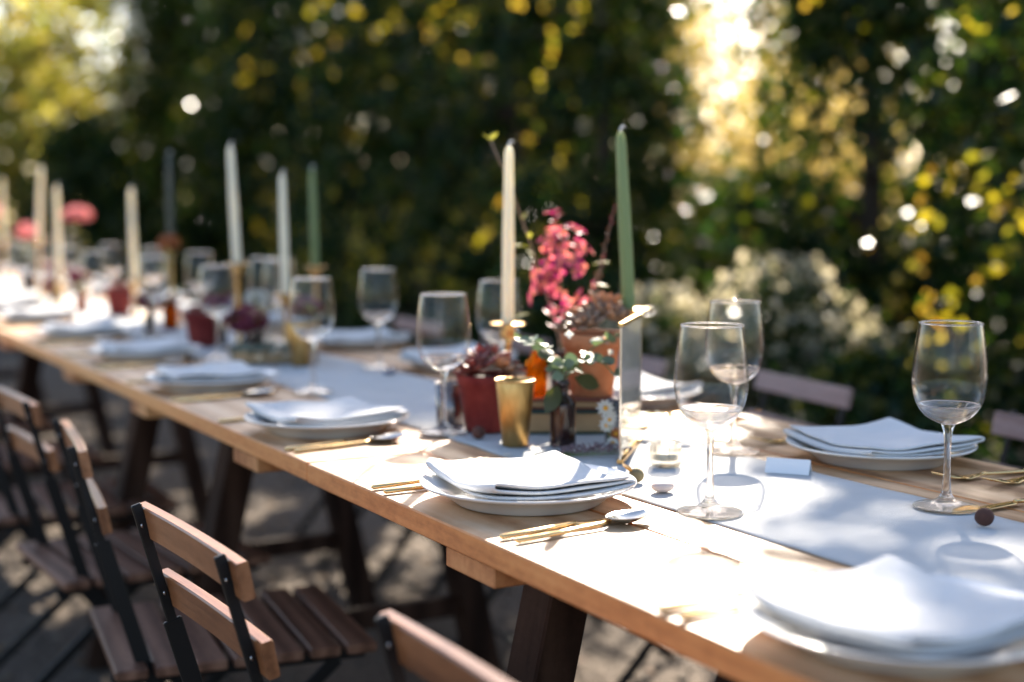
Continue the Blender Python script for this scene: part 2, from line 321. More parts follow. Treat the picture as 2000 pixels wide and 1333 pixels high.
def prune(C, zref=ZT):
    S = C-SV[None]*((C[:, 2]-zref)/SV[2])[:, None]; keep = np.ones(len(C))
    for x, y, r, k in KEEP:
        d = np.hypot(S[:, 0]-x, S[:, 1]-y); w = np.clip((d/r-.9)/.25, 0, 1); keep = np.minimum(keep, k+(1-k)*w)
    return rn.uniform(size=len(C)) < keep
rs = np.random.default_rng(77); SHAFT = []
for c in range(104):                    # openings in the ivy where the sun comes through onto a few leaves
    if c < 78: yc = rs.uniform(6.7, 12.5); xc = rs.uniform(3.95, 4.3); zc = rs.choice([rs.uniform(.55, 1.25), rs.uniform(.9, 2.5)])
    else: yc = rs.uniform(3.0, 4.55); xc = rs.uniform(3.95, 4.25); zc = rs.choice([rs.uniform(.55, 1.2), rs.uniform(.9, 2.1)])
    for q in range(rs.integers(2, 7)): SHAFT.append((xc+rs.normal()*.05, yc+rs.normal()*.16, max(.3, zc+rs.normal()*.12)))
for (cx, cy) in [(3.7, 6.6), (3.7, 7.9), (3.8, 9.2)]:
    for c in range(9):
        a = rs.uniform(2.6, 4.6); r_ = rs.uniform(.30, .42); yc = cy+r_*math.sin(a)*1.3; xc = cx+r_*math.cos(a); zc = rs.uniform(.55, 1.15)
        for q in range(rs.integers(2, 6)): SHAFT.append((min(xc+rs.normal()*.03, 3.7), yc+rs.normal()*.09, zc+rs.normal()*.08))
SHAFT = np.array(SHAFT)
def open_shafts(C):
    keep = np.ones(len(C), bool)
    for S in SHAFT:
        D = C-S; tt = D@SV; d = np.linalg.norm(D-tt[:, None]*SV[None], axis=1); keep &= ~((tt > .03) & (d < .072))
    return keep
def clumps(n, k, fvol, spread):
    c = fvol(k); i = rn.integers(0, k, n); return c[i]+rn.normal(size=(n, 3))*spread*rn.uniform(.5, 1.2, (k, 1))[i]
def tree(name, label, x, y, h, r, n, m, group, z0=.0, leaf=(.022, .042), shape='column', k=None, spread=.16, cat='tree', trunk=.07, doprune=True, shade_lobes=()):
    T = thing(name, label, cat, (x, y, 0), 0, group)
    def vol(q):
        u = rn.uniform(0, 1, q); an = rn.uniform(0, 2*math.pi, q)
        if shape == 'column': pr = (1-np.clip((u-.72)/.28, 0, 1)**2*.75)*(0.82+.18*np.sin(u*9+x))
        elif shape == 'ball': pr = np.sqrt(np.clip(1-(2*u-1)**2, 0, 1))
        else: pr = np.sqrt(np.clip(1-u**2, 0, 1))
        rr = r*pr*rn.uniform(0.15, 1, q)**.5; return np.stack([rr*np.cos(an), rr*np.sin(an), z0+u*(h-z0)], 1)
    C = clumps(n, k or max(20, n//90), vol, spread); C[:, 2] = np.maximum(C[:, 2], .02)
    for lx, ly, lz, lr, ln in shade_lobes:
        q = rn.normal(size=(ln//70+4, 3)); q *= (lr*rn.uniform(.2, 1, len(q))**.4/np.linalg.norm(q, axis=1))[:, None]; i = rn.integers(0, len(q), ln)
        C = np.concatenate([C, q[i]+rn.normal(size=(ln, 3))*.09+np.array([lx-x, ly-y, lz])])
    if doprune: C = C[prune(C+np.array([x, y, 0]))]; C = C[open_shafts(C+np.array([x, y, 0]))]
    A, B = rnd_axes(len(C), *leaf); quads('crown', C, A, B, m, T, .25)
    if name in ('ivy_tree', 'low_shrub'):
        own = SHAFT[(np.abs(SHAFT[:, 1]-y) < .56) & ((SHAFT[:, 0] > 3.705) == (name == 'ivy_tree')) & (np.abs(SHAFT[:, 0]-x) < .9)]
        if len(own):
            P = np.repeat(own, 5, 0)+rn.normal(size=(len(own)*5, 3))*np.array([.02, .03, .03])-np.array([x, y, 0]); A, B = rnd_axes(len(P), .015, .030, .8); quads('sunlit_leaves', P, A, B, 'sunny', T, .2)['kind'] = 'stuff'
    th = h*.8; pts = [(0, 0, -.02)]+[(random.uniform(-.05, .05)*r, random.uniform(-.05, .05)*r, th*i/5) for i in range(1, 6)]; parts = [tube(pts, [trunk*(1-.15*i) for i in range(6)], 7)]
    for i in range(7):
        a = random.uniform(0, 6.28); z = th*random.uniform(.25, .95); L = r*random.uniform(.5, .9); parts.append(tube([(0, 0, z), (L*.5*math.cos(a), L*.5*math.sin(a), z+L*.25), (L*math.cos(a), L*math.sin(a), z+L*.6)], [trunk*.4, trunk*.25, trunk*.08], 5))
    obj('trunk', mesh('trunk', *join(*parts), True), 'bark', T); return T
random.seed(3)
IVL = 'dark ivy-clad tree in the row beyond the table, '
row = [(4.75, 2.55, 3.9, .62, 'unseen ivy tree added for dappled shade at the end of the row beyond the far chairs'), (4.6, 3.55, 4.0, .62, 'tall ivy tree behind the cream shrubs, yellow leaves scattered low'), (4.72, 5.04, 4.2, .60, 'tall dark ivy tree forming one side of the golden gap'),  # the first tree is out of view, added for its dappled shade
       (4.75, 7.38, 4.4, .56, 'tall dark ivy tree forming the other side of the golden gap'), (4.6, 8.2, 4.4, .62, 'second dark ivy tree past the golden gap')]
for x, y, h, r, lab in row: tree('ivy_tree', lab, x, y, h, r, 27000 if 4.5 < y < 5.3 else 19000, 'ivy', 'ivy-clad trees beyond the table', leaf=(.026, .048), shade_lobes=[(4.75, 5.45, 3.75, .42, 5000), (4.75, 5.2, 3.9, .35, 2500), (4.75, 5.85, 3.0, .36, 3200), (4.75, 5.72, 4.42, .30, 1800)] if 4.5 < y < 5.3 else [(4.7, 6.95, 3.7, .4, 2500)] if 7 < y < 7.5 else ())  # extra lobes: boughs added above the view to shade table and ground
for k_, (x, y, h) in enumerate([(4.7, 9.1, 3.1), (4.6, 10.0, 3.15), (4.75, 11.0, 3.3), (4.6, 12.3, 3.5), (4.7, 13.7, 3.8), (4.6, 15.2, 4.1), (4.7, 16.8, 4.4)]):
    tree('ivy_tree', ['third', 'fourth', 'fifth', 'sixth', 'seventh', 'eighth', 'last'][k_]+' dark ivy tree past the golden gap in the row beyond the table', x, y, h, .74, 14000, 'ivy', 'ivy-clad trees beyond the table', leaf=(.03, .056))
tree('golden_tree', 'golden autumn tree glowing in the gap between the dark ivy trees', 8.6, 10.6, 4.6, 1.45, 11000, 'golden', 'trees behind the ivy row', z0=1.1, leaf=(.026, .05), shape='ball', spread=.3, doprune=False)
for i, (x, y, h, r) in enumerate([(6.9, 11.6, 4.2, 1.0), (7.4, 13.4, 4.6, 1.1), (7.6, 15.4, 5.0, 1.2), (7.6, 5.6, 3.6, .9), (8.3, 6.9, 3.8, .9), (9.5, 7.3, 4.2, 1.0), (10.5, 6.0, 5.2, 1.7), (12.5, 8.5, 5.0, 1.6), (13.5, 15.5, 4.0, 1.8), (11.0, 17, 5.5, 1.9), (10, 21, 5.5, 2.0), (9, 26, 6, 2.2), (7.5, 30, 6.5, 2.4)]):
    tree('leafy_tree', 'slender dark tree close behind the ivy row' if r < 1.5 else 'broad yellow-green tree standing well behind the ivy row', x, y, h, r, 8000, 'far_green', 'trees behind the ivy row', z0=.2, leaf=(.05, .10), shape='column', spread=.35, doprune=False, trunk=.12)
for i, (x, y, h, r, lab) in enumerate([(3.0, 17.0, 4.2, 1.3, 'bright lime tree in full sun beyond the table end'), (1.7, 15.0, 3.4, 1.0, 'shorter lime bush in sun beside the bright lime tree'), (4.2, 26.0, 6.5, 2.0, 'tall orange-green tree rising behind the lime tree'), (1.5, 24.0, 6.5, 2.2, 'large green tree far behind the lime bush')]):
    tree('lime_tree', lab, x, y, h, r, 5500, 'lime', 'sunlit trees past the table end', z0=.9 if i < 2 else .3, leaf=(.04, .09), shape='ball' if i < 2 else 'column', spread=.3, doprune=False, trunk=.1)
tree('dark_hedge', 'low black-green hedge in shade behind the pink flowers', 2.9, 13.0, 1.75, .75, 9000, 'ivy', None, z0=.02, leaf=(.03, .06), shape='dome', spread=.15, cat='hedge', doprune=False)
for x, y, h, r, lab in [(3.62, 4.36, .80, .40, 'rounded shrub with a sunlit rim painted in cream leaves behind the mauve chair'), (3.70, 4.02, .60, .24, 'smaller shrub with painted cream sun rim beside the rounded one'), (3.22, 4.62, .70, .30, 'shrub with painted cream sun rim nearest the golden gap')]:
    T = tree('painted_rim_shrub', lab, x, y, h, r, 5200, 'ivy', 'cream shrubs behind the table', z0=.02, leaf=(.012, .024), shape='dome', spread=.06, cat='shrub', trunk=.02, k=120)
    q = 800; an = rn.uniform(0, 6.28, q); u = rn.uniform(.35, 1.02, q); rr = r*1.08*np.sqrt(np.clip(1-(u*.94)**2, 0, 1)); P = np.stack([rr*np.cos(an), rr*np.sin(an), u*h*1.12], 1)+rn.normal(size=(q, 3))*.02
    A, B = rnd_axes(q, .012, .024, .8); quads('cream_glints', P, A, B, 'cream', T, .2)['kind'] = 'stuff'  # cream quads paint the sunlit rim over the dark mound, no real flowers
for x, y, h, r, lab in [(3.7, 6.6, 1.3, .42, 'low dark shrub at the foot of the ivy trees by the red flowers'), (3.7, 7.9, 1.2, .45, 'yellow-tipped shrub below the second ivy tree'), (3.8, 9.2, 1.3, .45, 'yellow-tipped shrub behind the pale green candle'), (3.4, 5.7, .75, .35, 'dark shrub between the cream-rimmed shrub and the ivy trees'), (3.3, 3.45, .55, .30, 'low dark shrub close behind the far chairs'), (6.4, 8.0, 1.3, .8, 'dark shrub filling the foot of the golden gap'), (7.0, 8.9, 1.25, .7, 'dark shrub deeper in the golden gap')]:
    tree('low_shrub', lab, x, y, h, r, 6000, 'ivy', 'dark shrubs along the ivy row', z0=.02, leaf=(.018, .034), shape='dome', spread=.09, cat='shrub', trunk=.02)

# ------------------------------------------------------------------ the long table
TB = thing('long_table', 'long pine plank table on dark trestles, laid for dinner', 'table', (0, 0, 0))
XS = [(.700, .8795), (.8825, 1.098), (1.101, 1.313), (1.316, 1.530)]; TH = .027
CUTS = [[-.75, 1.845, 4.3, 6.7, 9.4], [-.75, .35, 2.95, 5.5, 8.0, 9.4], [-.75, 2.2, 4.7, 7.2, 9.4], [-.75, .9, 3.3, 5.9, 9.4]]
for (x0, x1), cs in zip(XS, CUTS):
    for a, b in zip(cs, cs[1:]):
        L = b-a-.002; dz = random.uniform(-.0012, .0008)
        pm = mesh('plank', *box(x1-x0, L, TH, .0018)); pm.materials.append(M['pine']); pm.materials.append(M['pine_side_bounce'])
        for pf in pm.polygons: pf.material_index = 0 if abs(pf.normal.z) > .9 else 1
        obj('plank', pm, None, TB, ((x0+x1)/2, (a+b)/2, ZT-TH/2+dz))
def batten(yc, w):
    obj('batten', cached('batten%.3f' % w, lambda: box(.824, w, .024, .002), False), 'pine_edge', TB, (1.117, yc, ZT-TH-.0135))
for yc in (.15, 1.365, 2.13, 2.78, 3.42, 4.3, 5.2, 6.2, 7.2, 8.2): batten(yc, .115)
def leg(p, q): obj('trestle_leg', mesh('trestle_leg', *bar(p, q, .06, .07, .003)), 'dark_wood', TB)
for yc in (1.10, 1.50, 2.75, 3.45, 4.9, 6.3, 7.8):
    for s in (-1, 1): leg((1.115+s*.20, yc, ZT-TH-.028), (1.115+s*.36, yc, 0))
    obj('trestle_beam', cached('trestle_beam', lambda: box(.58, .03, .045, .003), False), 'dark_wood', TB, (1.115, yc, .24))
    obj('trestle_rail', cached('trestle_rail', lambda: box(.36, .085, .06, .003), False), 'dark_wood', TB, (1.115, yc, ZT-TH-.0575))

# ------------------------------------------------------------------ runner
def rfn(u, v):
    x = .962+u*.303; y = -.6+v*9.9
    e = .004*math.sin(y*3.1)+.002*math.sin(y*11); w = .0004*math.sin(y*23+x*9)+.0005*math.sin(x*50+y*5)+.0003*math.sin(y*61-x*30)
    return (x+e*(1-abs(2*u-1)*.2), y, ZT+.0021+w)
R_ = obj('table_runner', mesh('table_runner', *sheet(rfn, 25, 500), True), 'linen'); md = R_.modifiers.new('thickness', 'SOLIDIFY'); md.thickness = .0012; md.offset = -1
tag(R_, 'pale linen runner down the middle of the plank table', 'table runner')

# ------------------------------------------------------------------ plates, napkins
def plate_mesh(): return lathe(smooth_prof([(0, .0055), (.05, .0055), (.083, .0062), (.094, .0115), (.112, .0205), (.128, .0258), (.1300, .0268), (.1310, .0256), (.1275, .0226), (.112, .0170), (.096, .0076), (.088, .0015), (.084, .0), (.081, .0), (.079, .002), (.04, .002), (0, .002)], 2), 56)
def napkin_mesh(seed, sx=.182, sy=.192, passes=3, dz=.0056):
    r = random.Random(seed); prof = []          # serpentine section in (x, z)
    for p in range(passes):
        rng = np.linspace(-1, 1, 15)*(1 if p % 2 == 0 else -1); off = r.uniform(-.006, .004)
        for q in rng: prof.append((q*(sx/2-.003+off*(abs(q) > .9)), p*dz, p))
        if p < passes-1:
            s = 1 if p % 2 == 0 else -1
            for a in (-45, 0, 45): prof.append((s*(sx/2-.003+.0042*math.cos(rad(a))), p*dz+dz/2+dz/2*math.sin(rad(a)), p+.5))
    ph = [r.uniform(0, 6.28) for _ in range(6)]; nv = 17; V = []
    for j in range(nv):
        v = -1+2*j/(nv-1)
        for (x, z, p) in prof:
            e = .0030*math.sin(p*2.1+ph[0]+x*9)+.0012*math.sin(p*5+ph[1]); y = v*(sy/2+e*abs(v)**3); u = x/(sx/2)
            sag = .0120*(u*u*.7+v*v*.8)-.002*u*u*v*v
            loft = (z*(1+.12*abs(v)**2*math.sin(ph[2]+u*1.4)+.10*math.sin(ph[3]+3*u+2*v)))
            w = (p/passes)*(.0030*math.sin(2.6*v+ph[4]+1.6*u)+.0018*math.sin(5*u+ph[5]-2.4*v)+.0010*math.sin(9*v+4*u+ph[0]))
            V.append((x+.002*math.sin(4*v+ph[1]), y, .0138+sag+loft+w))
    n = len(prof); Fc = [(j*n+i, j*n+i+1, (j+1)*n+i+1, (j+1)*n+i) for j in range(nv-1) for i in range(n-1)]
    return V, Fc
NVAR = []
for s in range(6):
    v, f = napkin_mesh(11+s, .176+.006*(s % 3), .186+.005*(s % 4)); NVAR.append(mesh('napkin', v, f, True))
def setting(x, y, k, plab, nlab, rz=0, grp=True, far=False):
    p = obj('dinner_plate', cached('dinner_plate', plate_mesh), 'ceramic', None, (x, y, ZT)); tag(p, plab, 'plate', 'dinner plates along the table')
    o = obj('napkin', NVAR[k % 6], 'napkin', None, (x, y, ZT), (0, 0, rz+(math.pi if far else 0)))
    for nm, ty in (('thickness', 'SOLIDIFY'), ('smooth', 'SUBSURF')):
        md = o.modifiers.new(nm, ty)
        if ty == 'SOLIDIFY': md.thickness = .0042; md.offset = 0
        else: md.levels = 1; md.render_levels = 1
    tag(o, nlab, 'napkin', 'folded white napkins on the plates')
    return p
setting(.828, .835, 0, 'white dinner plate on the brightest sunlit end of the table', 'thick folded napkin with a round patch of shade on it', rad(4))
setting(.840, 1.470, 1, 'white dinner plate beside the gold spoon lying in full sun', 'creased folded napkin lit by sun with narrow shade stripes', rad(-3))
def lab2(w): return 'white dinner plate '+w, 'folded white napkin on the plate '+w
setting(.832, 2.10, 2, *lab2('in shade just past the plank joint'), rad(3)); setting(.835, 2.71, 3, *lab2('in shade before the second brass tumbler'), rad(-4)); setting(.86, 3.31, 0, *lab2('by the chair side, level with the green book'), rad(2))
for i, y in enumerate((3.95, 4.58, 5.22, 5.85, 6.5, 7.15, 7.8)): setting(.86, y, i, *lab2(['by the chair side, before the orange flower vase', 'by the chair side, before the far red pot', 'by the chair side, before the low cream candle', 'by the chair side, before the leaning cream candle', 'by the chair side, near the table end', 'by the chair side, near the table end', 'by the chair side, near the table end'][i]), rad(random.uniform(-5, 5)))
setting(1.412, 1.475, 2, 'white dinner plate in shade before the weathered chair back', 'folded napkin with its corner up, before the weathered chair back', rad(-5), far=True)
setting(1.43, 2.135, 1, 'white plate behind the glass frame and terracotta pot', 'sunlit napkin behind the glass frame and terracotta pot', rad(4), far=True)
for i, y in enumerate((2.79, 3.34, 3.98, 4.6, 5.25, 5.9, 6.5)): setting(1.415, y, i+1, *lab2(['on the tree side, past the small navy pebble', 'on the tree side, just before the slim green candle', 'on the tree side, just past the slim green candle', 'on the tree side, across from the red pot', 'on the tree side, before the far pink bloom', 'on the tree side, beside the far pink bloom', 'on the tree side, past the far pink bloom'][i]), rad(random.uniform(-5, 5)), far=True)

# ------------------------------------------------------------------ cutlery (local +X from handle end to tip)
def flat_blade(stations, n=1):
    "stations: x, half width, z centre, half thickness -> rounded-section strip"
    V, Fc = [], []; m = 8
    for x, w, z, th in stations:
        V += [(x, w*math.cos(2*math.pi*q/m), z+th*math.sin(2*math.pi*q/m)) for q in range(m)]
    for i in range(len(stations)-1):
        for q in range(m): r = (q+1) % m; Fc.append((i*m+q, i*m+r, (i+1)*m+r, (i+1)*m+q))
    Fc.append(tuple(range(m-1, -1, -1))); Fc.append(tuple((len(stations)-1)*m+q for q in range(m))); return V, Fc
HZ = .0035
def handle(L): return flat_blade([(0, .0035, HZ, .002), (.002, .0052, HZ, .0032), (L*.5, .0042, HZ+.0005, .0030), (L*.9, .0030, HZ+.002, .0026), (L, .0026, HZ+.003, .0022)])
def spoon_bowl():
    nu, nv = 15, 9; V = []
    for side in (1, -1):
        for i in range(nu):
            u = i/(nu-1); w = .0205*math.sin(math.pi*min(1, (u*.93+.035)))**.62*(1-.18*u)
            for j in range(nv):
                s = -1+2*j/(nv-1); d = -.0085*(1-s*s)*math.sin(math.pi*u)**.8; z0 = HZ+.0045-.0025*u+.004*u*u
                V.append((.128+u*.062, s*w, z0+d+.003+(.0006*side)))
    Fc = []
    for k in range(2):
        for i in range(nu-1):
            for j in range(nv-1):
                q = (k*nu*nv+i*nv+j, k*nu*nv+(i+1)*nv+j, k*nu*nv+(i+1)*nv+j+1, k*nu*nv+i*nv+j+1); Fc.append(q if k == 0 else q[::-1])
    rim = [i*nv for i in range(nu)]+[(nu-1)*nv+j for j in range(1, nv)]+[i*nv+nv-1 for i in range(nu-2, -1, -1)]+[j for j in range(nv-2, 0, -1)]
    N = nu*nv
    for a, b in zip(rim, rim[1:]+rim[:1]): Fc.append((a, a+N, b+N, b))
    return V, Fc
def knife_blade(): return flat_blade([(.098, .004, HZ+.001, .002), (.106, .0075, HZ+.001, .0014), (.15, .0095, HZ, .0011), (.18, .0085, HZ, .0009), (.198, .0045, HZ, .0008), (.205, .0008, HZ, .0006)])
def fork_head():
    parts = [flat_blade([(.112, .003, HZ+.002, .0022), (.128, .008, HZ+.001, .0014), (.142, .0115, HZ, .0012), (.150, .0115, HZ+.001, .0012)])]
    for t_ in (-1.5, -.5, .5, 1.5): parts.append(tube([(.149, t_*.0062, HZ+.001), (.17, t_*.0062, HZ+.0035), (.19, t_*.0060, HZ+.009)], [.0017, .0015, .0009], 6))
    return join(*parts)
def cutlery(kind, x, y, ang, lab, dz=0, group=None):
    T = thing(kind, lab, kind, (x, y, ZT+dz), ang, group or 'gold cutlery on the table')
    L = {'spoon': .130, 'knife': .100, 'fork': .114}[kind]
    obj('handle', cached('handle_'+kind, lambda: handle(L)), 'gold', T)
    if kind == 'spoon': obj('spoon_bowl', cached('spoon_bowl', spoon_bowl), 'silver', T)  # pale metal puts the sky's reflection into the bowl's colour
    if kind == 'knife': obj('blade', cached('blade', knife_blade), 'gold', T)
    if kind == 'fork': obj('tines', cached('tines', fork_head), 'gold', T)
cutlery('spoon', .720, 1.285, rad(8), 'gold spoon with pale bowl beside the sunlit creased napkin'); cutlery('knife', .714, 1.308, rad(6), 'gold knife lying against the gold spoon in full sun')
cutlery('fork', .703, 1.625, rad(4), 'gold fork on the shaded side of the sunlit plate, half under its rim'); cutlery('fork', .705, 1.592, rad(2), 'gold fork tucked closest under the rim of the sunlit plate')
cutlery('fork', .703, .998, rad(3), 'thin gold fork nearest the brightest plate, on glaring table'); cutlery('fork', .705, .970, rad(1), 'gold fork touching the plate on the brightest table end')
cutlery('spoon', .712, 1.925, rad(7), 'gold spoon by the first shaded plate past the plank joint'); cutlery('knife', .706, 1.947, rad(6), 'gold knife by the first shaded plate past the plank joint')
for y in (2.53, 3.13, 3.76, 4.4, 5.05): cutlery('spoon', .715, y, rad(6), 'gold spoon beside a plate farther along the shaded edge'); cutlery('knife', .708, y+.024, rad(5), 'gold knife beside a plate farther along the shaded edge')
for y in (2.26, 2.86, 3.46): cutlery('fork', .705, y, rad(3), 'gold fork beside a plate farther along the shaded edge')
cutlery('fork', 1.545, 1.30, rad(176), 'gold fork laid under the wine glass by the shaded far plate'); cutlery('fork', 1.575, 1.275, rad(186), 'second gold fork next to the round nut and clear glass', 0)
cutlery('knife', 1.43, 1.165, rad(181), 'gold knife pointing at the round brown nut'); cutlery('spoon', 1.49, 1.125, rad(184), 'gold spoon alongside the knife by the round nut')
cutlery('fork', 1.52, 1.655, rad(180), 'gold fork on the tree side of the shaded far plate'); cutlery('knife', 1.52, 1.955, rad(178), 'gold knife on sunlit boards before the sunlit far napkin')

# ------------------------------------------------------------------ wine glasses
def bowl_m():
    o = [(.0367, .1222), (.0405, .133), (.0428, .149), (.0418, .172), (.0390, .197), (.0360, .2165)]
    i = [(.0352, .2172), (.0346, .2165), (.0378, .197), (.0406, .172), (.0416, .149), (.0393, .1335), (.0352, .1232)]
    return lathe(smooth_prof(o, 4)+smooth_prof(i, 4), 64)
def bowl_base_m():
    o = [(0, .0985), (.006, .0988), (.013, .1008), (.024, .1065), (.0315, .1140), (.0366, .1220)]; i = [(.0350, .1230), (.0298, .1160), (.0222, .1096), (.012, .1056), (.006, .1043), (0, .1040)]
    return lathe(smooth_prof(o, 4)+smooth_prof(i, 4), 64)
def stem_m(): return lathe(smooth_prof([(0, .012), (.0085, .0125), (.0060, .018), (.0047, .030), (.0040, .052), (.0042, .076), (.0054, .090), (.0078, .0975), (.0068, .1000), (0, .1002)], 3), 24)
def foot_m(): return lathe(smooth_prof([(0, .0012), (.02, .0006), (.0355, .0), (.0378, .0012), (.0372, .0028), (.028, .0048), (.016, .0080), (.0095, .0118), (.0085, .0126), (0, .0128)], 3), 48)
def glass(x, y, lab, s=1.0, group='wine glasses on the table'):
    T = thing('wine_glass', lab, 'wine glass', (x, y, ZT+.0030), random.uniform(0, 6), group)
    obj('bowl', cached('wine_bowl', bowl_m), 'glass_bowl', T); obj('bowl_base', cached('wine_bowl_base', bowl_base_m), 'glass_stem', T); obj('rim', cached('wine_rim', lambda: lathe([(.0354+.0011*math.cos(a*math.pi/4), .2172+.0011*math.sin(a*math.pi/4)) for a in range(9)], 64)), 'glass_stem', T); obj('stem', cached('wine_stem', stem_m), 'glass_stem', T); obj('foot', cached('wine_foot', foot_m), 'glass_stem', T)
glass(.983, 1.299, 'clear wine glass in full sun between the gold spoon and runner'); glass(1.243, 1.188, 'wine glass beside the round brown nut and gold knife')
glass(1.263, 1.615, 'wine glass standing past the white place card'); glass(.975, 1.972, 'wine glass beside the dark red succulent pot'); glass(.976, 2.534, 'wine glass before the brass tumbler and green book')
glass(1.253, 2.854, 'wine glass beside the small navy pebble'); glass(1.251, 2.298, 'wine glass behind the ivory candle and succulents')
glass(1.0, 3.20, 'wine glass beside the end of the green book'); glass(1.03, 3.86, 'wine glass before the orange flower vase')
for i, (x, y) in enumerate([(1.26, 3.50), (1.26, 3.62), (1.0, 4.42), (1.03, 4.95), (1.0, 5.25), (.99, 5.6), (1.02, 6.1), (1.26, 4.2), (1.27, 4.75), (1.26, 5.3), (1.25, 5.95), (1.0, 6.7), (1.27, 6.6)]): glass(x, y, ['wine glass just past the bottle with the white bloom', 'wine glass close before the slim green candle', 'wine glass before the cream candle and far red pot', 'wine glass beside the far amber bottle'][i] if i < 4 else 'wine glass farther back among the distant candles and flowers')

# ------------------------------------------------------------------ candles and holders
def candle_m(L, r0, r1): return lathe([(0, 0), (r0*.98, 0), (r0, .002), (r0*.98, L*.5), (r1, L-.012), (r1*.75, L-.005), (r1*.35, L), (0, L)], 20)
def holder_m(h):
    return lathe(smooth_prof([(0, .001), (.033, 0), (.034, .004), (.018, .008), (.007, .014), (.0055, .03), (.0055, h-.035), (.010, h-.028), (.0135, h-.022), (.0135, h-.006), (.027, h-.0035), (.030, h-.001), (.0295, h), (.013, h-.001), (.0118, h-.001), (.0118, h-.02), (0, h-.02)], 2), 28)
def candle(x, y, zt, L, m, lab, hlab, lean=(0, 0), r=.0100, style='brass', wick=True):
    h = zt; H = obj('candle_holder', cached('candle_holder%.3f' % h, lambda: holder_m(h)), style, None, (x, y, ZT+.0030)); tag(H, hlab, 'candle holder', 'brass candle holders')
    T = thing('taper_candle', lab, 'candle', (x, y, ZT+.0030+h-.0195), 0, 'taper candles down the table', rot=(lean[0], lean[1], 0))
    obj('wax', cached('candle%.3f_%.4f_%s' % (L, r, m), lambda: candle_m(L, r, r*.72)), m, T)
    if wick: obj('wick', cached('wick', lambda: tube([(0, 0, 0), (0, 0, .005), (.0025, .0, .0095), (.0055, -.001, .0100), (.0075, -.001, .0085)], [.0022, .002, .0019, .0018, .0016], 6)), 'wick', T, (0, 0, L-.002))
candle(1.165, 2.109, .155, .318, 'wax_white', 'ivory taper candle beside the pink flowers', 'brass holder of the ivory candle beside the pink flowers', (0, rad(.4)), r=.0104, wick=True)
candle(1.268, 1.893, .190, .300, 'wax_green', 'sage green taper candle leaning over the glass frame', 'brass holder with wide tray behind the glass frame', (rad(-.5), rad(-3.4)), r=.0106)
candle(1.185, 3.249, .145, .305, 'wax_white', 'pale taper candle behind the brass tumbler by the green book', 'brass holder behind the brass tumbler by the green book', (0, rad(-1)))
candle(1.106, 3.372, .215, .305, 'wax_white', 'tall pale taper candle in a high holder by the white bloom', 'high brass holder by the white bloom', (0, rad(-2.4)), r=.0108)
candle(1.42, 3.655, .190, .285, 'wax_green', 'slim green taper candle on the tree side of the table', 'brass holder of the slim green candle', (0, rad(-1.5)))
candle(1.186, 4.24, .24, .29, 'wax_grey', 'dim grey-green taper candle behind the orange flower vase', 'tall holder of the dim grey-green candle', (0, 0))
candle(1.164, 4.593, .115, .315, 'wax_white', 'cream taper candle near the far red clay pot', 'brass holder near the far red clay pot', (0, rad(-1)), r=.0108)
candle(1.093, 5.772, .226, .30, 'wax_white', 'tall leaning cream candle toward the table end', 'tall brass holder toward the table end', (0, rad(3)), r=.0112)
candle(1.057, 5.223, .08, .365, 'wax_white', 'cream candle in a low holder before the far pink bloom', 'low brass holder before the far pink bloom', (0, rad(-.5)), r=.0112)
candle(1.15, 6.9, .2, .3, 'wax_white', 'cream candle last in the line near the table end', 'holder of the last cream candle', (0, 0))

# ------------------------------------------------------------------ small plant pieces
def leaf_m(L=1, w=.5, cup=.12, n=6, tip=1.0):
    V, Fc = [], []
    for i in range(n+1):
        u = i/n; ww = w*.5*math.sin(math.pi*u**tip)**.8 if 0 < u < 1 else .01*w
        z = cup*.6*math.sin(math.pi*u)
        V += [(u*L, -ww, z+cup*ww), (u*L, 0, z-cup*.15), (u*L, ww, z+cup*ww)]
    for i in range(n):
        a = i*3; Fc += [(a, a+3, a+4, a+1), (a+1, a+4, a+5, a+2)]
    return V, Fc
def fat_leaf_m():
    V, Fc = [], []; st = [(0, .10, .05), (.25, .17, .10), (.55, .24, .12), (.8, .20, .09), (.95, .09, .04), (1.02, .01, .01)]; m = 6
    for i, (x, w, th) in enumerate(st):
        zc = .16*x*x; V += [(x, w*math.cos(2*math.pi*q/m), zc+th*math.sin(2*math.pi*q/m)) for q in range(m)]
    for i in range(len(st)-1):
        for q in range(m): r = (q+1) % m; Fc.append((i*m+q, i*m+r, (i+1)*m+r, (i+1)*m+q))
    return V, Fc
LM = {k: mesh(k, *leaf_m(1, w, c, 5, t_), True) for k, (w, c, t_) in dict(leaf_oval=(.55, .1, 1), leaf_round=(.92, .12, .85), leaf_long=(.26, .1, .9), petal=(.75, .22, .75)).items()}
FAT = mesh('fat_leaf', *fat_leaf_m(), True); LMM = {}
def leafmesh(kind, m):
    if (kind, m) not in LMM:
        c = (FAT if kind == 'fat' else LM[kind]).copy(); c.materials.clear(); c.materials.append(M[m]); LMM[kind, m] = c
    return LMM[kind, m]
def leaf(parent, p, d, s, kind, m, up=(0, 0, 1), name='leaf'): return obj(name, leafmesh(kind, m), None, parent, p, quat=quat_dir(d, up), scale=s)
def rosette(parent, c, r, m, n=20, tilt=0, ta=0, name='leaf'):
    for i in range(n):
        a = i*2.39996; f = i/(n-1); el = rad(8+66*(1-f)**1.15); L = r*(.42+.58*f)
        d = Vector((math.cos(a)*math.cos(el), math.sin(a)*math.cos(el), math.sin(el))); Rm = Matrix.Rotation(tilt, 3, (math.cos(ta), math.sin(ta), 0)); d = Rm @ d
        leaf(parent, Vector(c)+d*L*.06, d, L, 'fat', m, Rm @ Vector((0, 0, 1)))
